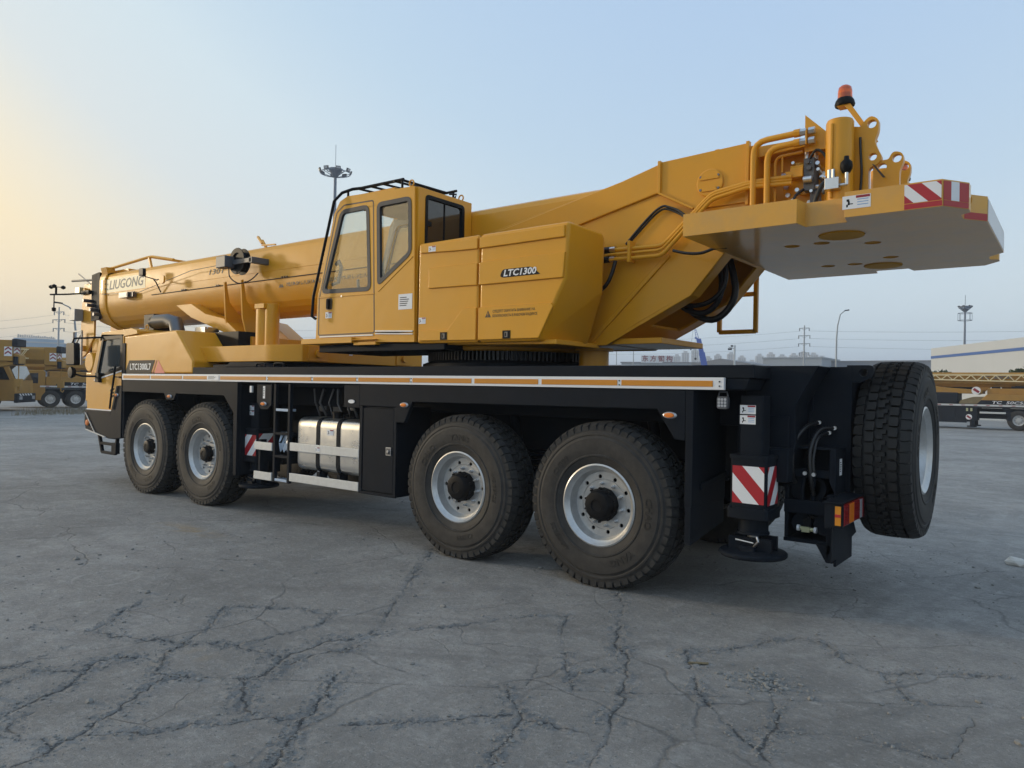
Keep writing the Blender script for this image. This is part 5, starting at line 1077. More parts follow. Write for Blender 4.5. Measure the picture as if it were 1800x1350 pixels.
# loops of rigid pipe and winch motor
pipe('hydraulic_pipe', [(-1.04, .67, 3.25), (-1.04, .67, 3.945), (-1.42, .67, 3.955)], .027, neck, b=.12)
pipe('hydraulic_pipe', [(-1.165, .68, 3.25), (-1.165, .68, 3.86), (-1.43, .68, 3.872)], .027, neck, b=.11)
pipe('hydraulic_pipe', [(-1.21, .60, 3.3), (-1.21, .60, 3.80), (-1.44, .60, 3.81)], .012, neck, b=.06); pipe('hydraulic_pipe', [(-1.27, .60, 3.66), (-1.27, .60, 3.805)], .009, neck)
m = MB()
for z_ in (3.955, 3.872): m.cyl((-1.39, .67, z_), (-1.44, .67, z_), .036, 8, 1); m.cyl((-1.44, .67, z_), (-1.49, .67, z_), .030, 6, 0); m.cyl((-1.51, .67, z_), (-1.56, .67, z_), .030, 6, 0)
m.build('pipe_union', ['steel', 'yellow'], neck)
m = MB(); m.raw([(-1.465, .60, 3.82), (-1.465, .72, 3.82), (-1.465, .72, 4.13), (-1.465, .60, 4.13), (-1.66, .60, 3.90)], []); m.prism([(-1.46, 3.80), (-1.46, 4.12), (-1.67, 3.91), (-1.67, 3.80)], 'Y', .60, .612); m.prism([(.612, 3.84), (.70, 3.84), (.70, 3.96), (.612, 4.0)], 'X', -1.50, -1.49); m.box(-1.75, -1.64, .45, .60, 3.68, 3.90); m.build('pipe_bracket', 'yellow', neck, bevel=.003)
m = MB(); m.lathe([(0, .30), (.20, .30), (.20, .44), (.185, .455), (.10, .46), (.10, .52), (0, .52)], (-1.43, 0, 3.56), 'Y', 40); mo = m.build('winch_gearbox', 'yellow', neck, smooth=30)
for k in range(14):
    a = 2*math.pi*k/14; MB().cyl((-1.43+.165*math.cos(a), .454, 3.56+.165*math.sin(a)), (-1.43+.165*math.cos(a), .478, 3.56+.165*math.sin(a)), .021, 8).build('gearbox_bolt', 'steel', neck)
m = MB(); m.box(-1.54, -1.45, .46, .60, 3.47, 3.75); m.cyl((-1.50, .60, 3.66), (-1.50, .62, 3.66), .022, 10); m.cyl((-1.49, .60, 3.71), (-1.49, .625, 3.71), .018, 8); m.box(-1.56, -1.50, .44, .58, 3.36, 3.47); m.build('control_valve', 'grey_paint', neck, bevel=.005)
m = MB(); m.cyl((-1.34, .56, 3.66), (-1.45, .56, 3.66), .055, 16); m.box(-1.45, -1.30, .46, .62, 3.595, 3.655); m.cyl((-1.38, .5, 3.66), (-1.38, .5, 3.74), .05, 16); m.build('winch_motor', 'yellow', neck, bevel=.006)
m = MB(); m.cyl((-1.27, .60, 3.62), (-1.31, .60, 3.62), .03, 6); m.cyl((-1.46, .62, 3.56), (-1.53, .62, 3.56), .033, 10); m.cyl((-1.46, .55, 3.74), (-1.46, .55, 3.82), .016, 8); m.cyl((-1.53, .52, 3.75), (-1.53, .52, 3.80), .018, 8); m.cyl((-1.54, .56, 3.50), (-1.57, .56, 3.50), .02, 8); m.build('motor_fitting', 'steel', neck)['kind'] = 'stuff'
for k, (x, z) in enumerate(((-1.50, 3.70), (-1.56, 3.68), (-1.58, 3.62), (-1.59, 3.56), (-1.52, 3.45), (-1.40, 3.47), (-1.36, 3.72))):
    MB().cyl((x, .54, z), (x-.01*(k % 2), .60+.02*(k % 3), z+.01), .014+.004*(k % 2), 8).build('valve_fitting', 'steel', neck)
hose('pilot_hose', [(-1.50, .60, 3.74), (-1.56, .62, 3.80), (-1.63, .62, 3.74), (-1.66, .60, 3.6), (-1.62, .6, 3.42)], .011, neck)
hose('pilot_hose', [(-1.46, .62, 3.48), (-1.40, .68, 3.40), (-1.44, .70, 3.28), (-1.52, .72, 3.2)], .012, neck)
hose('pilot_hose', [(-1.58, .60, 3.56), (-1.66, .66, 3.52), (-1.70, .70, 3.40), (-1.68, .74, 3.24)], .011, neck)
pipe('hydraulic_pipe', [(-1.53, .52, 3.79), (-1.58, .52, 3.80), (-1.66, .5, 3.70)], .009, neck)
hose('motor_hose', [(-1.60, .86, 3.18), (-1.63, .88, 3.30), (-1.68, .88, 3.42), (-1.74, .86, 3.475), (-1.79, .84, 3.47)], .020, neck)
# counterweight cylinder, valve, accumulator
m = MB(); m.cyl((-1.79, .80, 3.15), (-1.79, .80, 3.93), .105, 40); m.cyl((-1.79, .80, 3.92), (-1.79, .80, 3.945), .098, 40); m.beam((-1.755, .905, 3.30), (-1.755, .905, 3.90), .022, .02); m.build('lift_cylinder', 'yellow', neck, smooth=30, bevel=.006)
MB().cyl((-1.79, -.80, 3.15), (-1.79, -.80, 3.93), .105, 32).build('lift_cylinder', 'yellow', neck, smooth=30)
m = MB(); m.box(-1.83, -1.725, .905, .98, 3.355, 3.445); 
for x in (-1.75, -1.78): m.cyl((x, .94, 3.445), (x, .94, 3.52), .015, 8)
m.cyl((-1.83, .94, 3.385), (-1.88, .94, 3.385), .014, 8); m.cyl((-1.88, .94, 3.38), (-1.88, .94, 3.48), .014, 8); m.cyl((-1.725, .94, 3.46), (-1.70, .94, 3.475), .015, 8); m.build('relief_valve', 'steel', neck, bevel=.003)
m = MB(); m.lathe([(0, 3.475), (.03, 3.48), (.045, 3.51), (.047, 3.535), (.044, 3.56), (.02, 3.585), (.018, 3.61), (0, 3.612)], (-1.875, .93, 0), 'Z', 16); m.build('accumulator', 'plastic', neck, smooth=40)
# lifting plates behind the cylinder
def lug(name, outer, holes, y0, y1):
    v, f = plate(rpoly(outer, .03, 3), [[(cx+r_*math.cos(a), cz+r_*math.sin(a)) for a in np.linspace(0, 2*math.pi, 21)[:-1]] for cx, cz, r_ in holes], 'Y', y0, y1); return MB().raw(v, f).build(name, 'yellow', neck, smooth=30)
for s_ in (1, -1):
    ya, yb = sorted((s_*.66, s_*.72))
    lug('lifting_plate', [(-1.86, 3.2), (-1.86, 3.91), (-1.93, 3.89), (-1.95, 3.93), (-2.0, 3.97), (-2.06, 3.93), (-2.06, 3.84), (-2.03, 3.76), (-2.06, 3.68), (-2.09, 3.62), (-2.06, 3.57), (-1.99, 3.55), (-1.99, 3.2)], [(-2.01, 3.90, .034), (-2.02, 3.635, .030)], ya, yb)
    lug('lug_plate', [(-2.02, 3.2), (-2.02, 3.60), (-2.10, 3.60), (-2.13, 3.60), (-2.16, 3.66), (-2.23, 3.64), (-2.24, 3.57), (-2.21, 3.5), (-2.21, 3.2)], [(-2.085, 3.545, .034), (-2.19, 3.60, .034)], ya-.02, yb-.02)
m = MB(); m.prism([(-2.04, 3.56), (-2.02, 3.57), (-2.10, 3.45), (-2.12, 3.45)], 'Y', .735, .75); m.build('lug_stay', 'brown_print', neck)
hose('beacon_cable', [(-1.93, .74, 3.80), (-1.935, .745, 3.68), (-1.945, .745, 3.5), (-1.93, .745, 3.25)], .010, neck)
# beacons
def beacon(x, y, z, par, lean):
    q = MB(); q.prism([(x+.06, z-.03), (x-.04, z-.03), (x-.24, z-.36), (x-.21, z-.38), (x-.0, z-.045), (x+.06, z-.045)], 'Y', y-.05, y+.05); q.build('beacon_bracket', 'yellow', par, bevel=.003)
    q = MB(); q.lathe([(0, z-.035), (.075, z-.035), (.080, z-.02), (.072, z+.01), (.058, z+.03), (0, z+.03)], (x+.01, y, 0), 'Z', 24); q.cyl((x+.01, y, z+.03), (x+.01, y, z+.075), .028, 12); q.build('beacon_base', 'plastic', par, smooth=40)
    q = MB(); q.lathe([(.058, z+.02), (.056, z+.09), (.050, z+.12), (.03, z+.137), (0, z+.142)], (x+.01, y, 0), 'Z', 28); q.build('beacon_lens', 'orange_lens', par, smooth=60)
beacon(-1.79, .62, 4.155, neck, 0); beacon(-1.95, -.92, 3.87, neck, 0)
# ladder frame on the far side
m = MB()
for a, b in (((-.20, -.70, 2.60), (-.20, -.70, 2.39)), ((-.20, -.70, 2.39), (-.60, -.70, 2.39)), ((-.60, -.70, 2.375), (-.60, -.70, 3.0)), ((-.38, -.70, 2.79), (-.60, -.70, 2.79)), ((-.2, -.56, 2.60), (-.2, -.7, 2.60)), ((-.6, -.5, 2.98), (-.6, -.7, 2.98))): m.beam(a, b, .045, .045)
m.build('far_step_frame', 'yellow', neck, bevel=.004)

# ---------------- counterweight base plate
half = [(-.72, 1.40), (-1.64, 1.40), (-1.66, 1.235), (-1.96, 1.235), (-1.98, 1.40), (-2.60, 1.40), (-2.735, 1.20), (-2.735, 1.10), (-2.67, 1.05), (-2.67, .90), (-2.80, .72)]
outl = half+[(x, -y) for x, y in reversed(half)]
holes = []
for cx, cy, r_ in ((-1.81, .78, .175), (-1.79, -.90, .175), (-1.34, .52, .065), (-1.59, .53, .065), (-1.95, .33, .065), (-1.94, -.46, .065), (-1.58, -.69, .065), (-1.33, -.68, .065)):
    holes.append([(cx+r_*math.cos(a), cy+r_*math.sin(a)) for a in np.linspace(0, 2*math.pi, 33)[:-1]])
m = MB(); v, f = plate(outl, holes, 'Z', 3.02, 3.205); m.raw(v, f)
cw = m.build('counterweight_plate', 'yellow_gloss', crane, bevel=.006, smooth=30)
for k, h_ in enumerate(holes):
    q = MB(); q.prism(h_, 'Z', 3.012 if k < 2 else 3.045, 3.06)
    if k > 1: cx = sum(p[0] for p in h_)/32; cy = sum(p[1] for p in h_)/32; q.box(cx-.05, cx+.05, cy-.014, cy+.014, 3.024, 3.045)
    q.v = [((x-sum(p[0] for p in h_)/32)*.97+sum(p[0] for p in h_)/32, (y-sum(p[1] for p in h_)/32)*.97+sum(p[1] for p in h_)/32, z) for x, y, z in q.v]
    q.build('locating_disc' if k < 2 else 'bolt_recess', 'yellow_matte', cw)
sticker(cw, side_mtx(-2.06, 1.4005, 3.125), .19, .095)
# striped tape on the rear corner
warn_stripes(cw, -2.37, -2.595, 3.065, 3.195, 1.4025, n=2, slope=1.0)
m = MB(); m.box(-2.60, -2.37, 1.4005, 1.4025, 3.025, 3.060); m.build('red_tape', 'red', cw)
def face_tape(p, q, z0, z1, name, mats, split):
    P = Vector((p[0], p[1], 0)); Q = Vector((q[0], q[1], 0)); n_ = (Q-P).cross(Vector((0, 0, 1))).normalized()
    n_ = n_ if n_.x < 0 or (abs(n_.x) < .1 and n_.y > 0) else -n_; mb = MB()
    for k in range(len(split)-1):
        a = P.lerp(Q, split[k])+n_*.0025; b = P.lerp(Q, split[k+1])+n_*.0025
        mb.raw([(a.x, a.y, z0), (b.x, b.y, z0), (b.x, b.y, z1), (a.x, a.y, z1)], [(0, 1, 2, 3)], k % len(mats))
    return mb.build(name, mats, cw, smooth=0, fix=False)
face_tape((-2.605, 1.393), (-2.732, 1.205), 3.065, 3.195, 'warning_stripes', ['red', 'white'], [0, .3, .62, 1])
face_tape((-2.605, 1.393), (-2.732, 1.205), 3.024, 3.062, 'red_tape', ['red'], [0, 1])
face_tape((-2.672, .895), (-2.798, .723), 3.024, 3.075, 'red_tape', ['red'], [0, 1])
face_tape((-2.672, -.895), (-2.798, -.723), 3.024, 3.075, 'red_tape', ['red'], [0, 1])
face_tape((-2.8, .70), (-2.8, -.70), 3.03, 3.195, 'rear_sheen', ['white'], [0, 1])  # white over the rear face paints in its pale sky sheen
m = MB(); m.cyl((-2.69, 1.049, 3.115), (-2.69, 1.062, 3.115), .05, 20); m.build('rear_plug', 'yellow', cw)

# ============================================================ background
def far_wheel():
    t = MB(); t.lathe([(.28, -.14), (.36, -.15), (.48, -.145), (.53, -.11), (.54, 0), (.53, .11), (.48, .145), (.36, .15), (.28, .14)], (0, 0, 0), 'Y', 32, 0, closed=True)
    t.lathe([(.30, .10), (.28, .13), (.25, .125), (.22, .06), (.14, .06), (.12, .12), (0, .13)], (0, 0, 0), 'Y', 24, 1, caps=False)
    t.lathe([(.30, -.10), (.28, -.13), (.25, -.125), (.22, -.06), (.14, -.06), (.12, -.12), (0, -.13)], (0, 0, 0), 'Y', 24, 1, caps=False)
    for k in range(8):
        a = k*math.pi/4
        for s_ in (1, -1): t.cyl((.18*math.cos(a), s_*.055, .18*math.sin(a)), (.18*math.cos(a), s_*.075, .18*math.sin(a)), .022, 6, 2)
    return t
FW = far_wheel()
def truck_crane(label):
    t = empty('truck_crane', label=label, cat='crane', group='truck cranes parked in the yard behind')
    m = MB(); m.box(-6.0, 5.7, -.5, .5, .55, 1.15); m.box(-6.1, 5.8, -1.2, 1.2, 1.18, 1.27)
    for x in (-3.6, -2.2, 4.0, 5.35): m.cyl((x, -1, .54), (x, 1, .54), .1, 10)
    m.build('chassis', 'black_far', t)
    for x in (-3.6, -2.2, 4.0, 5.35):
        for y in (-1.08, 1.08): shared('far_wheel', FW, ['sidewall', 'rim', 'dark_steel'], t, 40, (x, y, .54), 'wheel')
    for s_ in (-1, 1):
        m = MB(); m.box(-6.1, 5.9, s_*1.235-.02, s_*1.235+.02, 1.265, 1.36); rl = m.build('side_rail', 'white_alu', t)
        q = MB()
        for k in range(20): x = -5.6+.58*k; q.box(x, x+.17, s_*1.26-.008, s_*1.26+.008, 1.295, 1.33)
        q.build('red_reflectors', 'dark_red', rl)['kind'] = 'stuff'
        m = MB(); m.box(-.1 if s_ < 0 else -.1, 1.6, s_*1.05-.17, s_*1.05+.17, .34, 1.20); m.box(.35, .38, s_*1.225-.01, s_*1.225+.01, .36, 1.18); m.box(1.05, 1.08, s_*1.225-.01, s_*1.225+.01, .36, 1.18); m.build('tank_box', 'black_far', t, bevel=.02)
        for z in (.92, .55):
            for x0, x1 in ((2.22, 3.42), (-1.5, -.15)): MB().box(x0, x1, s_*1.21-.02, s_*1.21+.02, z-.05, z+.05).build('side_guard', 'white_alu', t, bevel=.01)
        m = MB(); m.box(1.62, 2.1, s_*1.0-.2, s_*1.0+.2, .45, 1.2); m.cyl((1.85, s_*1.05, .18), (1.85, s_*1.05, .5), .10, 12); m.cyl((1.85, s_*1.05, .10), (1.85, s_*1.05, .18), .24, 16); m.build('outrigger_jack', 'black_far', t, bevel=.015)
        q = MB(); q.cyl((1.72, s_*1.21, .66), (1.72, s_*1.235, .66), .15, 24, 0); q.v = list(q.v)
        q.prism([(1.72-.12, .66+.02), (1.72-.06, .66+.10), (1.72+.12, .66-.05), (1.72+.07, .66-.11)], 'Y', s_*1.238-.003, s_*1.238+.003, 1); q.build('warning_disc', ['white', 'dark_red'], t)
        q = MB(); q.box(1.58, 1.68, s_*1.22-.01, s_*1.22+.01, .98, 1.15); q.box(1.78, 1.88, s_*1.22-.01, s_*1.22+.01, .98, 1.15); q.build('side_labels', 'pale_brass', t)['kind'] = 'stuff'
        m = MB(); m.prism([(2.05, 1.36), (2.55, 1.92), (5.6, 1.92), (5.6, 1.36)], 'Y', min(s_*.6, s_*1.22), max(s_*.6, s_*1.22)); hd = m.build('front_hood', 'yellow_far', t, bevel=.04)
        q = MB(); q.prism([(2.06, 1.37), (2.28, 1.60), (4.95, 1.60), (5.1, 1.37)], 'Y', s_*1.221-.002, s_*1.221+.002, 0)
        me = text_mesh('TC  50C5L', .22, .001, .2, .01, width=1.55)
        mt_ = Matrix.Translation((3.55, s_*1.225, 1.475)) @ (Matrix(((1, 0, 0, 0), (0, 0, -1, 0), (0, 1, 0, 0), (0, 0, 0, 1))) if s_ < 0 else Matrix(((-1, 0, 0, 0), (0, 0, 1, 0), (0, 1, 0, 0), (0, 0, 0, 1))))
        q.mesh(me, mt_, 1); q.build('model_print', ['black_far', 'white'], hd, smooth=0, fix=False)
        m = MB(); m.prism([(3.35, 1.25), (3.65, .98), (3.65, .5), (3.5, .5), (3.45, .9), (3.2, 1.25)], 'Y', s_*1.2-.03, s_*1.2+.03); m.build('mudguard', 'black_far', t)
    # carrier cab
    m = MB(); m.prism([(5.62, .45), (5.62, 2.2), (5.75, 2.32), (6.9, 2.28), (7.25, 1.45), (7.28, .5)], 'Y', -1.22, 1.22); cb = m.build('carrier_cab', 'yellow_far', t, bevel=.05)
    MB().prism([(6.93, 2.18), (7.22, 1.50), (7.26, 1.50), (6.97, 2.19)], 'Y', -1.1, 1.1).build('windscreen', 'dark_glass', cb)
    for s_ in (-1, 1): MB().prism([(6.0, 1.5), (6.0, 2.12), (6.75, 2.10), (7.02, 1.5)], 'Y', s_*1.225-.004, s_*1.225+.004).build('door_window', 'dark_glass', cb)
    m = MB(); m.box(7.2, 7.38, -1.22, 1.22, .40, .85); bp_ = m.build('bumper', 'black_far', t, bevel=.03)
    for y in (-.85, .85): MB().box(7.37, 7.40, y-.18, y+.18, .55, .72).build('headlamp', 'clear_lens', bp_)
    m = MB()
    for k in range(5): m.prism([(-.9+.36*k, .74), (-.72+.36*k, .74), (-.90+.36*k, .84), (-1.08+.36*k, .84)], 'X', 7.381, 7.386)
    m.build('bumper_stripes', 'white', bp_)['kind'] = 'stuff'
    # upper works
    m = MB(); m.prism([(-3.2, 1.5), (-3.6, 2.1), (-3.4, 2.75), (-1.6, 2.75), (.3, 2.3), (2.3, 2.15), (2.3, 1.95), (.6, 1.95), (.2, 1.45)], 'Y', -.75, .75); m.prism([(-3.1, 1.5), (-3.1, 2.5), (-1.2, 2.45), (-1.2, 1.5)], 'Y', -1.22, .8); up = m.build('upper_frame', 'yellow_far', t, bevel=.03)
    m = MB(); m.cyl((-1.4, 0, 1.27), (-1.4, 0, 1.5), .65, 28); m.build('slewing_ring', 'black_far', t)
    m = MB(); m.prism([(-1.15, 1.5), (.0, 1.5), (.35, 1.9), (.1, 2.75), (-1.1, 2.75)], 'Y', .80, 1.25); oc = m.build('operator_cab', 'yellow_far', t, bevel=.03)
    MB().prism([(-.9, 1.95), (.2, 1.95), (.02, 2.62), (-.9, 2.62)], 'Y', 1.252, 1.256).build('cab_window', 'dark_glass', oc); MB().prism([(.35, 1.92), (.12, 2.68), (.14, 2.69), (.37, 1.93)], 'Y', .86, 1.2).build('windscreen', 'dark_glass', oc)
    m = MB(); m.cyl((-.8, 0, 1.9), (1.9, 0, 2.36), .14, 16); m.build('luffing_cylinder', 'black_far', t)
    m = MB(); m.cyl((2.0, .76, 2.12), (2.0, .80, 2.12), .22, 20, 0); m.cyl((2.0, -.80, 2.12), (2.0, -.76, 2.12), .22, 20, 0)
    for s_ in (-1, 1): m.prism([(1.83, 2.16), (1.92, 2.27), (2.17, 2.08), (2.10, 1.98)], 'Y', s_*.803-.003, s_*.803+.003, 1)
    m.build('slew_warning_disc', ['white', 'dark_red'], t)['kind'] = 'stuff'
    sec = [(.26, 2.32), (.42, 2.52), (.42, 3.04), (.34, 3.14), (-.34, 3.14), (-.42, 3.04), (-.42, 2.52), (-.26, 2.32)]
    m = MB(); m.loft([[(x, y, z) for y, z in sec] for x in (-4.2, 8.2)]); m.prism([(2.2, 2.56), (2.9, 2.56), (2.3, 2.05), (1.9, 2.1)], 'Y', -.25, .25); bo = m.build('boom', 'yellow_far', t, smooth=20)
    for s_ in (-1, 1):
        mt_ = (Matrix(((1, 0, 0, 0), (0, 0, -1, 0), (0, 1, 0, 0), (0, 0, 0, 1))) if s_ < 0 else Matrix(((-1, 0, 0, 0), (0, 0, 1, 0), (0, 1, 0, 0), (0, 0, 0, 1))))
        MB().mesh(text_mesh('LIUGONG', .30, .001, .2, .012, width=1.5), Matrix.Translation((5.0, s_*.4225, 2.86)) @ mt_).build('boom_print', 'blue_grey', bo, smooth=0, fix=False)
        MB().mesh(text_mesh('TC  50C5L', .22, .001, .2, .012, width=1.5), Matrix.Translation((2.9, s_*.4225, 2.86)) @ mt_).build('boom_print', 'blue_grey', bo, smooth=0, fix=False)
    m = MB(); m.box(8.2, 8.75, -.42, .42, 2.25, 3.15); m.prism([(8.75, 2.2), (8.75, 2.6), (9.0, 2.5), (9.0, 2.15), (8.2, 2.0), (8.2, 2.3)], 'Y', -.3, .3); m.build('boom_head', 'yellow_far', t, bevel=.03)
    MB().box(8.74, 8.95, -.45, .45, 2.88, 3.2).build('sheave_box', 'black_far', t, bevel=.03); MB().box(8.76, 8.95, -.35, .35, 2.1, 2.45).build('sheave_guard', 'black_far', t, bevel=.03)
    q = MB(); q.box(8.752, 8.765, -.28, .28, 2.46, 2.86, 0)
    for s_ in (-1, 1):
        q.box(8.45, 8.75, s_*.425-.004, s_*.425+.004, 2.46, 2.86, 0)
        for k in range(2):
            z = 2.52+.17*k; q.prism([(8.47, z), (8.60, z+.10), (8.73, z), (8.73, z+.07), (8.60, z+.17), (8.47, z+.07)], 'Y', s_*.431-.002, s_*.431+.002, 1)
    for k in range(2):
        z = 2.50+.17*k; q.prism([(-.26, z), (0, z+.1), (.26, z), (.26, z+.07), (0, z+.17), (-.26, z+.07)], 'X', 8.766, 8.772, 1)
    q.build('chevron_sign', ['white', 'dark_red'], t)['kind'] = 'stuff'
    MB().box(2.5, 5.4, -.62, .62, 1.90, 2.26).build('equipment_bay', 'yellow_far', t, bevel=.05)
    m = MB()
    for k, (x, y, w) in enumerate(((2.9, -.4, .2), (3.4, .2, .28), (4.0, -.35, .24), (4.6, -.3, .3), (5.1, .1, .2))): m.box(x-w, x+w, y-.15, y+.15, 2.26, 2.34+.03*(k % 3))
    m.cyl((3.6, -.5, 2.31), (5.5, -.5, 2.31), .07, 10); m.build('hydraulic_gear', 'black_far', t, bevel=.02)['kind'] = 'stuff'
    m = MB(); m.prism(rpoly([(1.2, 1.37), (2.5, 1.37), (2.5, 1.80), (1.9, 1.78), (1.3, 1.58)], .12, 4), 'Y', -1.15, 1.15); m.build('tarpaulin', 'straw', t, bevel=.08)
    MB().box(-1.1, 1.15, -.9, .9, 1.37, 2.0).build('winch_house', 'black_far', t, bevel=.05)
    # lattice jib stowed along the boom
    m = MB(); z0, z1 = 2.62, 2.98
    for y in (-.62, -.86):
        m.beam((-3.0, y, z0+.16), (7.6, y, z0-.05), .05, .05); m.beam((-3.0, y, z1), (7.6, y, z1+.02), .05, .05)
        for k in range(18):
            x = -2.9+.58*k; a = (x, y, z1); zb = z0+.16-.021*(x+3); b = (x+.29, y, zb); c = (x+.58, y, z1); m.beam(a, b, .028, .028); m.beam(b, c, .028, .028)
    m.build('lattice_jib', 'pale_cream', t)
    m = MB(); m.cyl((8.85, .0, 1.25), (8.85, 0, 2.1), .02, 6); m.box(8.72, 8.98, -.12, .12, 1.15, 1.5); m.tube([(8.85, 0, 1.15), (8.85, 0, 1.0), (8.93, 0, .93), (8.98, 0, 1.02)], .035, 8); m.build('hook', 'yellow_far', t)
    m = MB(); m.box(6.6, 6.66, 1.25, 1.55, 2.1, 2.14); m.box(6.55, 6.72, 1.48, 1.6, 1.55, 2.12)
    m.build('mirror', 'black_far', cb)
    return t
tcR = truck_crane('yellow truck crane parked at the right behind the spare wheel'); tcR.location = (3.3, -41.9, 0); tcR.rotation_euler = (0, 0, math.pi)
def place_crane(src, head, rz, sc, lb):
    c = copy_tree(src); c['label'] = lb; c.rotation_euler = (0, 0, rz); c.scale = (sc,)*3
    c.location = (head[0]-math.cos(rz)*9*sc, head[1]-math.sin(rz)*9*sc, 0); return c
place_crane(tcR, (38.6, -7.2), math.atan2(-.76, -.65), 1.16, 'truck crane at the left edge, only its cab front and boom head in view')
place_crane(tcR, (41.9, -10.4), math.atan2(-.80, -.60), 1.12, 'middle of the left truck cranes, its lattice boom head above a windscreen')
c3 = copy_tree(tcR); c3['label'] = 'truck crane seen side on at the left, its wheels and white rail in view'; c3.rotation_euler = (0, 0, math.atan2(.963, .27)); c3.location = (46.5, -17.0, 0)

# ---------------- sheds and buildings
def box_building(name, x0, x1, y0, y1, h, label, wall, roof=None, cat='building', par=None, gable=0, group=None):
    t = empty(name, label=label, cat=cat, loc=((x0+x1)/2, (y0+y1)/2, 0), group=group); hx, hy = (x1-x0)/2, (y1-y0)/2
    MB().box(-hx, hx, -hy, hy, 0, h).build('wall', wall, t)
    m = MB()
    if gable: m.prism([(-hx-.5, h), (hx+.5, h), (hx+.5, h+.2), (0, h+gable), (-hx-.5, h+.2)], 'Y', -hy-.5, hy+.5)
    else: m.box(-hx-.3, hx+.3, -hy-.3, hy+.3, h, h+.35)
    m.build('roof', roof or wall, t); return t
# white hall on the right, long wall running towards the right of the picture
wh = empty('warehouse', loc=(9.36, -82.0, 0), rz=math.atan2(14.2, -8.82), label='long white warehouse with a blue stripe at the right', cat='building')
L_ = 60
for k in range(15):
    MB().box(k*4.0+.004, k*4.0+3.996, 0, .1, 0, 5.75).build('wall_panel', 'shed_white', wh)
MB().box(0, L_, .12, 24, 0, 6.75).build('wall', 'shed_white', wh)
MB().box(0, L_, -.03, .1, 5.76, 6.02).build('blue_stripe', 'shed_blue', wh); MB().box(0, L_, -.01, .1, 6.03, 6.85).build('parapet', 'shed_white', wh)
m = MB(); m.prism([(9.0, 6.85), (11.5, 7.55), (60, 7.75), (60, 6.85)], 'Y', 4, 20); rf = m.build('roof', 'shed_white', wh); MB().beam((11.4, 3.95, 7.56), (60, 3.95, 7.77), .15, .14).build('roof_edge', 'galv', rf)
# hall and fence line at the left
t = empty('workshop_hall', loc=(73.6, -22.4, 0), rz=math.atan2(-2.9, -6.5), label='low grey workshop hall behind the left truck cranes', cat='building')
for k in range(9): MB().box(-9+2.5*k+.03, -9+2.5*k+2.47, -.1, 0, 0, 3.5).build('wall_panel', 'shed_grey', t)
MB().box(-9, 13.4, .05, 14, 0, 3.6).build('wall', 'shed_grey', t)
m = MB(); m.prism([(-.3, 3.55), (-.3, 3.75), (7, 4.9), (14.3, 3.75), (14.3, 3.55)], 'X', -9.3, 13.7); m.build('roof', 'galv', t)
for k in range(8): MB().box(-8.6+2.75*k, -6.8+2.75*k, -.14, -.1, 2.2, 3.1).build('window', 'tower_window', t)
# office block in the haze
t = empty('office_block', loc=(328.9, -102.8, 0), rz=math.atan2(-15.8, -5.6), label='pale blue office block with rooftop letters in the left haze', cat='building')
MB().box(0, 17.0, 0, 22, 0, 18.0).build('wall', 'office_glass', t); MB().box(17.0, 19.4, 1.5, 20, 0, 16.6).build('side_wing', 'office_glass', t)
for k in range(5): MB().box(-.1, 17.1, -.15, .02, 2.6+3.4*k, 3.2+3.4*k).build('floor_band', 'tower_wall', t)
for k in range(17): MB().box(1.3+.74*k, 1.3+.74*k+.5, .3, .45, 18.4, 19.3+(.2 if k % 3 == 0 else 0)-.03*k).build('roof_letter', 'galv', t)
m = MB(); m.box(1.2, 14.0, .35, .42, 18.2, 18.45)
for k in range(7): m.box(1.4+2*k, 1.5+2*k, .35, .42, 18.0, 18.3)
m.build('letter_frame', 'galv', t)
# sheds behind the deck
t = box_building('steel_works_shed', 97.6, 124.6, -246, -217, 11.2, 'pale shed carrying the roof sign in the far middle', 'shed_grey', 'shed_roof'); t.rotation_euler = (0, 0, .25)
sg = empty('roof_sign', loc=(108.4, -216.4, 11.5), rz=math.atan2(-4.7, -9.25), label='roof sign of four dark red characters on a white frame', cat='sign')
for k, ch in enumerate('东方钢构'):
    me = text_mesh(ch, 2.15, .05, 0, .012)
    if len(me.vertices): MB().mesh(me, Matrix.Translation((-3.95+2.63*k, -.02, 1.0)) @ Matrix(((1, 0, 0, 0), (0, 0, -1, 0), (0, 1, 0, 0), (0, 0, 0, 1)))).build('character', 'sign_red', sg, smooth=0, fix=False)
m = MB()
for k in range(5): m.box(-5.27+2.63*k-.04, -5.27+2.63*k+.04, .05, .13, -.3, 2.1)
for z in (-.25, 2.05): m.box(-5.3, 5.3, .06, .12, z, z+.08)
m.build('sign_frame', 'white', sg); MB().box(-5.27, 5.27, .14, .18, -.2, 2.05).build('sign_board', 'white', sg)
box_building('gable_shed', 63.5, 78.5, -200, -178, 9.0, 'low shed with dark pitched roof below the skyline', 'shed_grey', 'shed_roof', gable=1.6)
box_building('grey_shed', 53, 69, -222, -204, 11.7, 'square grey shed right of the pitched roof shed', 'shed_grey', 'shed_grey')
box_building('long_shed', 20, 57.5, -240, -214, 11.0, 'long blue grey shed behind the street lamp', 'blue_grey', 'shed_roof')
box_building('far_shed', 130, 156, -270, -250, 11.6, 'far pale shed left of the roof sign', 'shed_grey', 'shed_roof')
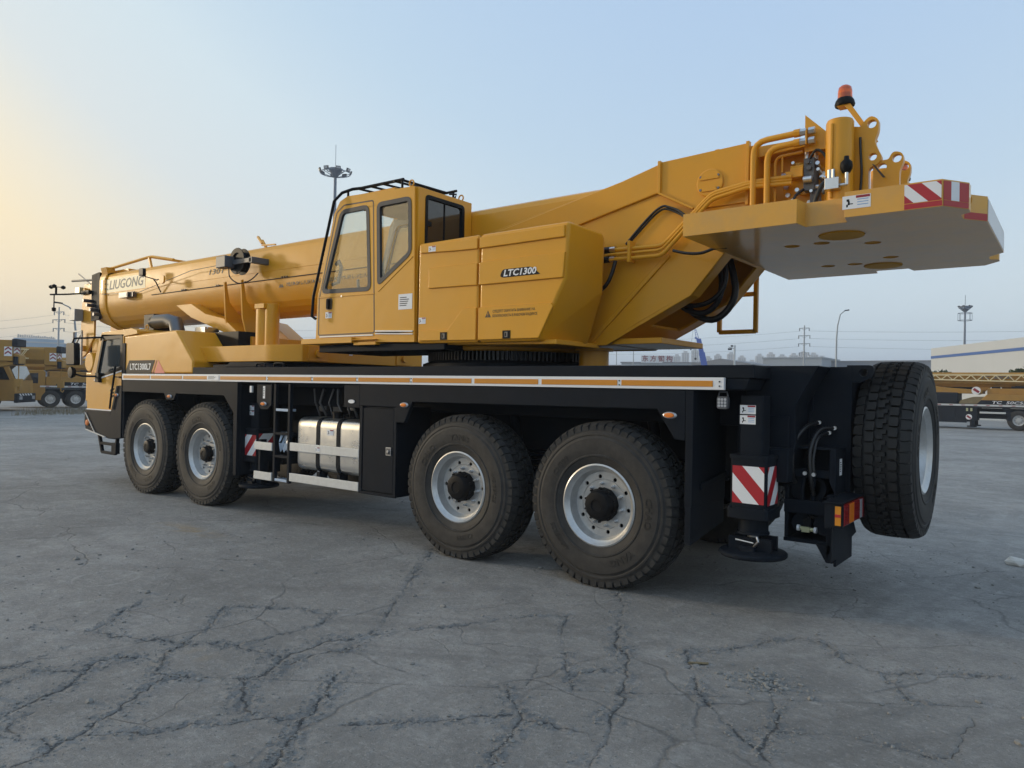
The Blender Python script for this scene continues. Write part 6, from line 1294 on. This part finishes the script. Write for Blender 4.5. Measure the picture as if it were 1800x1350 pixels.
# skyline
SK = [(378.6, -807.8, 46), (369.7, -811.9, 50), (359.5, -816.5, 53), (345.7, -822.4, 44), (335.6, -826.6, 47), (321.9, -832, 49), (310.6, -836.3, 45), (292.3, -842.9, 47), (280.6, -846.9, 49), (268.9, -850.7, 46.5), (257.3, -854.3, 48), (247.5, -857.2, 50), (237.1, -860.2, 48.5), (228.5, -862.5, 45), (352, -812, 41), (300, -840, 40)]
base_lb = ['first', 'second', 'third', 'fourth', 'fifth', 'sixth', 'seventh', 'eighth', 'ninth', 'tenth', 'eleventh', 'twelfth', 'thirteenth', 'fourteenth']
order = sorted(range(len(SK)), key=lambda i: -SK[i][0])
for n_, i in enumerate(order):
    x, y, h = SK[i]; t = empty('apartment_tower', loc=(x, y, 0), rz=.4, label='hazy apartment tower on the skyline, number %s from the left' % (base_lb+['fifteenth', 'sixteenth'])[n_], cat='building', group='apartment towers on the skyline')
    MB().box(-4.3, 4.3, -6, 6, 0, h-2).build('wall', 'tower_wall', t); MB().box(-2.2, 2.2, -3, 3, h-2, h+.4).build('roof_house', 'tower_wall', t)
    for k in range(3):
        q = MB(); q.box(-3.4+2.4*k, -2.0+2.4*k, 5.9, 6.1, 3, h-3); q.build('window_column', 'tower_window', t)
# ---------------- masts, lamps, poles
def mast(loc, H, rb, rt, label, n, R0, tiers, cagez=None):
    t = empty('floodlight_mast', loc=loc, label=label, cat='mast', group='floodlight masts')
    MB().cyl((0, 0, 0), (0, 0, H-1.0), rb, 16, r2=rt).build('pole', 'blue_grey', t)
    m = MB()
    for z, r_ in tiers: m.tube([(r_*math.cos(a), r_*math.sin(a), z) for a in np.linspace(0, 2*math.pi, 33)[:-1]], .07, 6, closed=True)
    for k in range(8):
        a = k*math.pi/4; m.tube([(rt*math.cos(a), rt*math.sin(a), H-1.0-1.2*R0/2.15), (R0*math.cos(a), R0*math.sin(a), tiers[0][0])], .05, 6)
    k_ = R0/2.15; m.lathe([(rt*1.5, H-1.0-1.2*k_), (R0*.5, H-1.0), (R0*.45, H-.95), (.15, H-.8), (0, H-.78)], (0, 0, 0), 'Z', 16)
    m.build('head_frame', 'blue_grey', t); MB().cyl((0, 0, H-.5), (0, 0, H+2.6*R0/2.2), .035, 6).build('lightning_rod', 'blue_grey', t)
    for k in range(n):
        a = 2*math.pi*(k+.35)/n; q = MB(); q.box(-.36*R0/2.2, .36*R0/2.2, -.10, .10, 0, .45*R0/2.2, 0); q.box(-.28*R0/2.2, .28*R0/2.2, .10, .12, .06*R0/2.2, .38*R0/2.2, 1)
        o = q.build('floodlight', ['black_far', 'clear_lens'], t, loc=(R0*math.cos(a), R0*math.sin(a), tiers[0][0]+.08)); o.rotation_euler = (R(-15), 0, a-math.pi/2)
    if cagez:
        q = MB()
        for z in (cagez, cagez+1.0): q.tube([(.85*math.cos(a), .85*math.sin(a), z) for a in np.linspace(0, 2*math.pi, 17)[:-1]], .04, 6, closed=True)
        for k in range(8): a = k*math.pi/4; q.beam((.85*math.cos(a), .85*math.sin(a), cagez), (.85*math.cos(a), .85*math.sin(a), cagez+1), .04, .04)
        q.build('service_cage', 'blue_grey', t)
    return t
mast((82.6, -61.5, 0), 34.0, .34, .20, 'tall floodlight mast with ring of lamps rising behind the operator cab', 8, 2.15, ((32.4, 2.15), (32.8, 1.2)))
mast((9.62, -112.2, 0), 15.0, .22, .10, 'slim floodlight mast standing in front of the white warehouse', 6, .78, ((14.2, .78), (14.35, .45)), 12.4)
def street_lamp(loc, H, reach, rz, label):
    t = empty('street_lamp', loc=loc, rz=rz, label=label, cat='street lamp', group='street lamps of the yard')
    m = MB(); m.tube([(0, 0, 0), (0, 0, H*.72), (reach*.08, 0, H*.85), (reach*.35, 0, H*.965), (reach*.8, 0, H)], [.11, .09, .07, .055, .05], 10); m.build('post', 'galv', t, smooth=60)
    m = MB(); m.loft([[(reach*.75, -.1, H-.03), (reach*.75, .1, H-.03), (reach*.75, .1, H+.07), (reach*.75, -.1, H+.07)], [(reach*1.25, -.16, H+.02), (reach*1.25, .16, H+.02), (reach*1.25, .12, H+.14), (reach*1.25, -.12, H+.14)]]); m.build('lamp_head', 'black_far', t)
    q = MB(); q.tube([(.02, .3*math.sin(a), 4.0+.55*math.cos(a)) for a in np.linspace(.3, 2.8, 9)], .03, 6); q.build('sign_hoop', 'galv', t); return t
street_lamp((61.65, -18.8, 0), 7.9, 1.25, math.atan2(1.0, .4), 'curved street lamp beside the front of the crane at the left')
street_lamp((18.4, -80.2, 0), 11.1, 1.0, math.atan2(-.25, -.97), 'single arm street lamp in front of the long shed')
def pylon(loc, H, rz, label, arms):
    t = empty('power_pole', loc=loc, rz=rz, label=label, cat='power pole', group='power poles')
    MB().cyl((0, 0, 0), (0, 0, H), .30, 12, r2=.14).build('post', 'galv', t)
    for z, w in arms:
        m = MB(); m.beam((-w, 0, z), (w, 0, z), .16, .16); m.beam((-w*.6, 0, z), (0, 0, z-.6), .08, .08); m.beam((w*.6, 0, z), (0, 0, z-.6), .08, .08); m.build('cross_arm', 'galv', t)
        for s_ in (-1, 1): MB().cyl((s_*w*.95, 0, z-.75), (s_*w*.95, 0, z), .12, 8).build('insulator', 'tower_window', t)
    return t
arL = ((17.4, 1.5), (15.6, 1.9), (13.6, 1.7)); arR = ((18.4, 1.2), (16.5, 1.4), (14.5, 1.4), (12.2, 1.2))
pylon((183.65, -63.8, 0), 18.5, .35, 'power pole with three cross arms in the left haze', arL)
pylon((52.2, -185.0, 0), 19.1, .1, 'power pole with cross arms above the grey sheds', arR)
def wire(a, b, sag, label, r=.028):
    pts = [(a[0]+(b[0]-a[0])*t, a[1]+(b[1]-a[1])*t, a[2]+(b[2]-a[2])*t-sag*4*t*(1-t)) for t in np.linspace(0, 1, 25)]
    tag(MB().tube(pts, r, 5).build('power_line', 'galv'), label, 'power line', 'overhead power lines')
for k, (z, w) in enumerate(arR[:3]):
    nm = ('top', 'middle', 'lowest')[k]
    wire((52.2+w, -185, z-.75), (150, -199, z+.5-.2*k), 1.4, '%s power line running left from the pole above the sheds' % nm); wire((52.2-w, -185, z-.75), (-60, -180, z-1.6), 1.4, '%s power line running right from the pole above the sheds' % nm)
for k, (z, w) in enumerate(arL):
    nm = ('top', 'middle', 'lowest')[k]
    wire((183.65+.8*w, -63.2, z-.7), (225, -40, z-3.0), 1.0, '%s power line running left from the hazy left pole' % nm); wire((183.65-.8*w, -64.4, z-.7), (160, -125, z-.5), 1.2, '%s power line running right from the hazy left pole' % nm)
t = empty('camera_pole', loc=(28.8, -77.0, 0), label='white surveillance camera pole behind the deck', cat='pole')
MB().cyl((0, 0, 0), (0, 0, 7.3), .13, 12, r2=.10).build('post', 'shed_white', t); m = MB(); m.beam((0, 0, 6.9), (.7, .1, 7.1), .06, .06); m.box(.35, .75, -.05, .2, 6.75, 6.95); m.box(.2, .42, -.05, .2, 7.12, 7.3); m.build('camera_head', 'black_far', t)
for k, (x, y, h) in enumerate(((56.0, -97.2, 8.6), (48.9, -89.7, 8.0))):
    t = empty('flag_pole', loc=(x, y, 0), label=('thin grey post left of the roof sign', 'thin grey post in front of the roof sign')[k], cat='pole', group='thin posts behind the deck'); MB().cyl((0, 0, 0), (0, 0, h), .07, 8).build('post', 'galv', t)
# ---------------- blue crane far behind
t = empty('blue_crane', loc=(54.6, -131.3, 0), rz=math.atan2(.45, 1.0), label='distant blue crane boom with hook line above the sheds', cat='crane')
MB().box(-3.5, 4.0, -1.2, 1.2, 1.0, 2.4).build('carrier', 'crane_blue', t, bevel=.1); MB().box(-2, 1.2, -1.1, 1.1, 2.4, 4.2).build('cab_house', 'crane_blue', t, bevel=.15)
for x in (-2.6, -1.2, 1.6, 3.0):
    for y in (-1.0, 1.0): shared('far_wheel', FW, ['sidewall', 'rim', 'dark_steel'], t, 40, (x, y, .54), 'wheel')
m = MB(); m.beam((.2, 0, 3.5), (1.5, 0, 9.5), 1.0, 1.15); bo = m.build('boom_base', 'crane_blue', t); MB().beam((1.5, 0, 9.4), (2.15, 0, 12.2), .8, .9).build('boom_extension', 'crane_blue', t)
m = MB(); m.beam((2.0, 0, 12.0), (2.85, 0, 12.5), .5, .3); m.beam((2.1, .25, 12.3), (3.1, .2, 15.3), .09, .09); m.beam((2.6, -.25, 12.3), (3.15, -.2, 15.3), .09, .09)
for k in range(6): m.beam((2.15+.15*k, .22, 12.5+.45*k), (2.62+.09*k, -.22, 12.7+.45*k), .06, .06)
m.build('jib_tip', 'crane_blue', t); m = MB(); m.cyl((3.6, 0, 10.3), (3.15, 0, 15.2), .02, 5); m.cyl((2.7, 0, 8.5), (2.8, 0, 12.3), .02, 5); m.lathe([(0, 8.0), (.2, 8.2), (.2, 8.5), (0, 8.6)], (2.7, 0, 0), 'Z', 8); m.lathe([(0, 10.0), (.15, 10.1), (.12, 10.3), (0, 10.35)], (3.6, 0, 0), 'Z', 8); m.build('hook_line', 'black_far', t)
# ---------------- small greenery
def bush(name, loc, r, n, label, sd):
    t = empty(name, loc=loc, label=label, cat='tree', group='trees behind the right truck crane'); rr = random.Random(sd)
    m = MB(); m.tube([(0, 0, 0), (.05, .02, loc[2]+1.5), (0, .1, 2.6)], [.12, .09, .05], 8); m.build('trunk', 'bark', t); q = MB()
    for i in range(n):
        d = Vector((rr.gauss(0, 1), rr.gauss(0, 1), rr.gauss(0, .7))).normalized()*r*(rr.random()**.4)*(0.75+.4*math.sin(i*.7)); c = Vector((0, 0, 2.7))+d
        u = Vector((rr.gauss(0, 1), rr.gauss(0, 1), rr.gauss(0, 1))).normalized()*.17; w = u.orthogonal().normalized()*.10
        q.raw([c-u, c+w, c+u, c-w], [(0, 1, 2, 3)])
    q.build('crown', 'leaf', t, smooth=0, fix=False); return t
bush('small_tree', (-.6, -49.5, 0), 1.05, 2600, 'dark tree top at the right edge above the parked truck crane', 3); bush('small_tree', (4.6, -53.5, 0), .9, 2200, 'low tree top just right of the spare wheel above the lattice', 5)
gv, gf = [], []; rr = random.Random(4)
for i in range(700):
    x = 36.5+rr.random()*6; y = -6.0-(x-36.5)*.55-rr.random()*3.6; h = .12+.35*rr.random()**2; dx, dy = rr.gauss(0, .08), rr.gauss(0, .08); b = len(gv)
    gv += [(x, y, -.01), (x+.025, y+.01, -.01), (x+dx, y+dy, h)]; gf.append((b, b+1, b+2))
me = bpy.data.meshes.new('dry_weeds'); me.from_pydata(gv, [], gf); me.materials.append(MATS['straw']); tag(link('dry_weeds', me), 'dry weeds along the yard edge before the left truck cranes', 'weeds', kind='stuff')
# ---------------- evening haze
hz = bpy.data.materials.new('haze'); hz.use_nodes = True; n = hz.node_tree.nodes; n.clear()
oo = n.new('ShaderNodeOutputMaterial'); pv = n.new('ShaderNodeVolumePrincipled'); pv.inputs['Color'].default_value = (.90, .94, 1.0, 1); pv.inputs['Density'].default_value = HAZE_DENSITY; pv.inputs['Anisotropy'].default_value = .0
hz.node_tree.links.new(pv.outputs[0], oo.inputs['Volume']); MATS['haze'] = hz
tag(MB().box(-1500, 1500, -1500, 1500, -1.2, 58).build('haze', 'haze', smooth=0), 'thin pale evening haze over the whole yard', 'haze', kind='stuff')
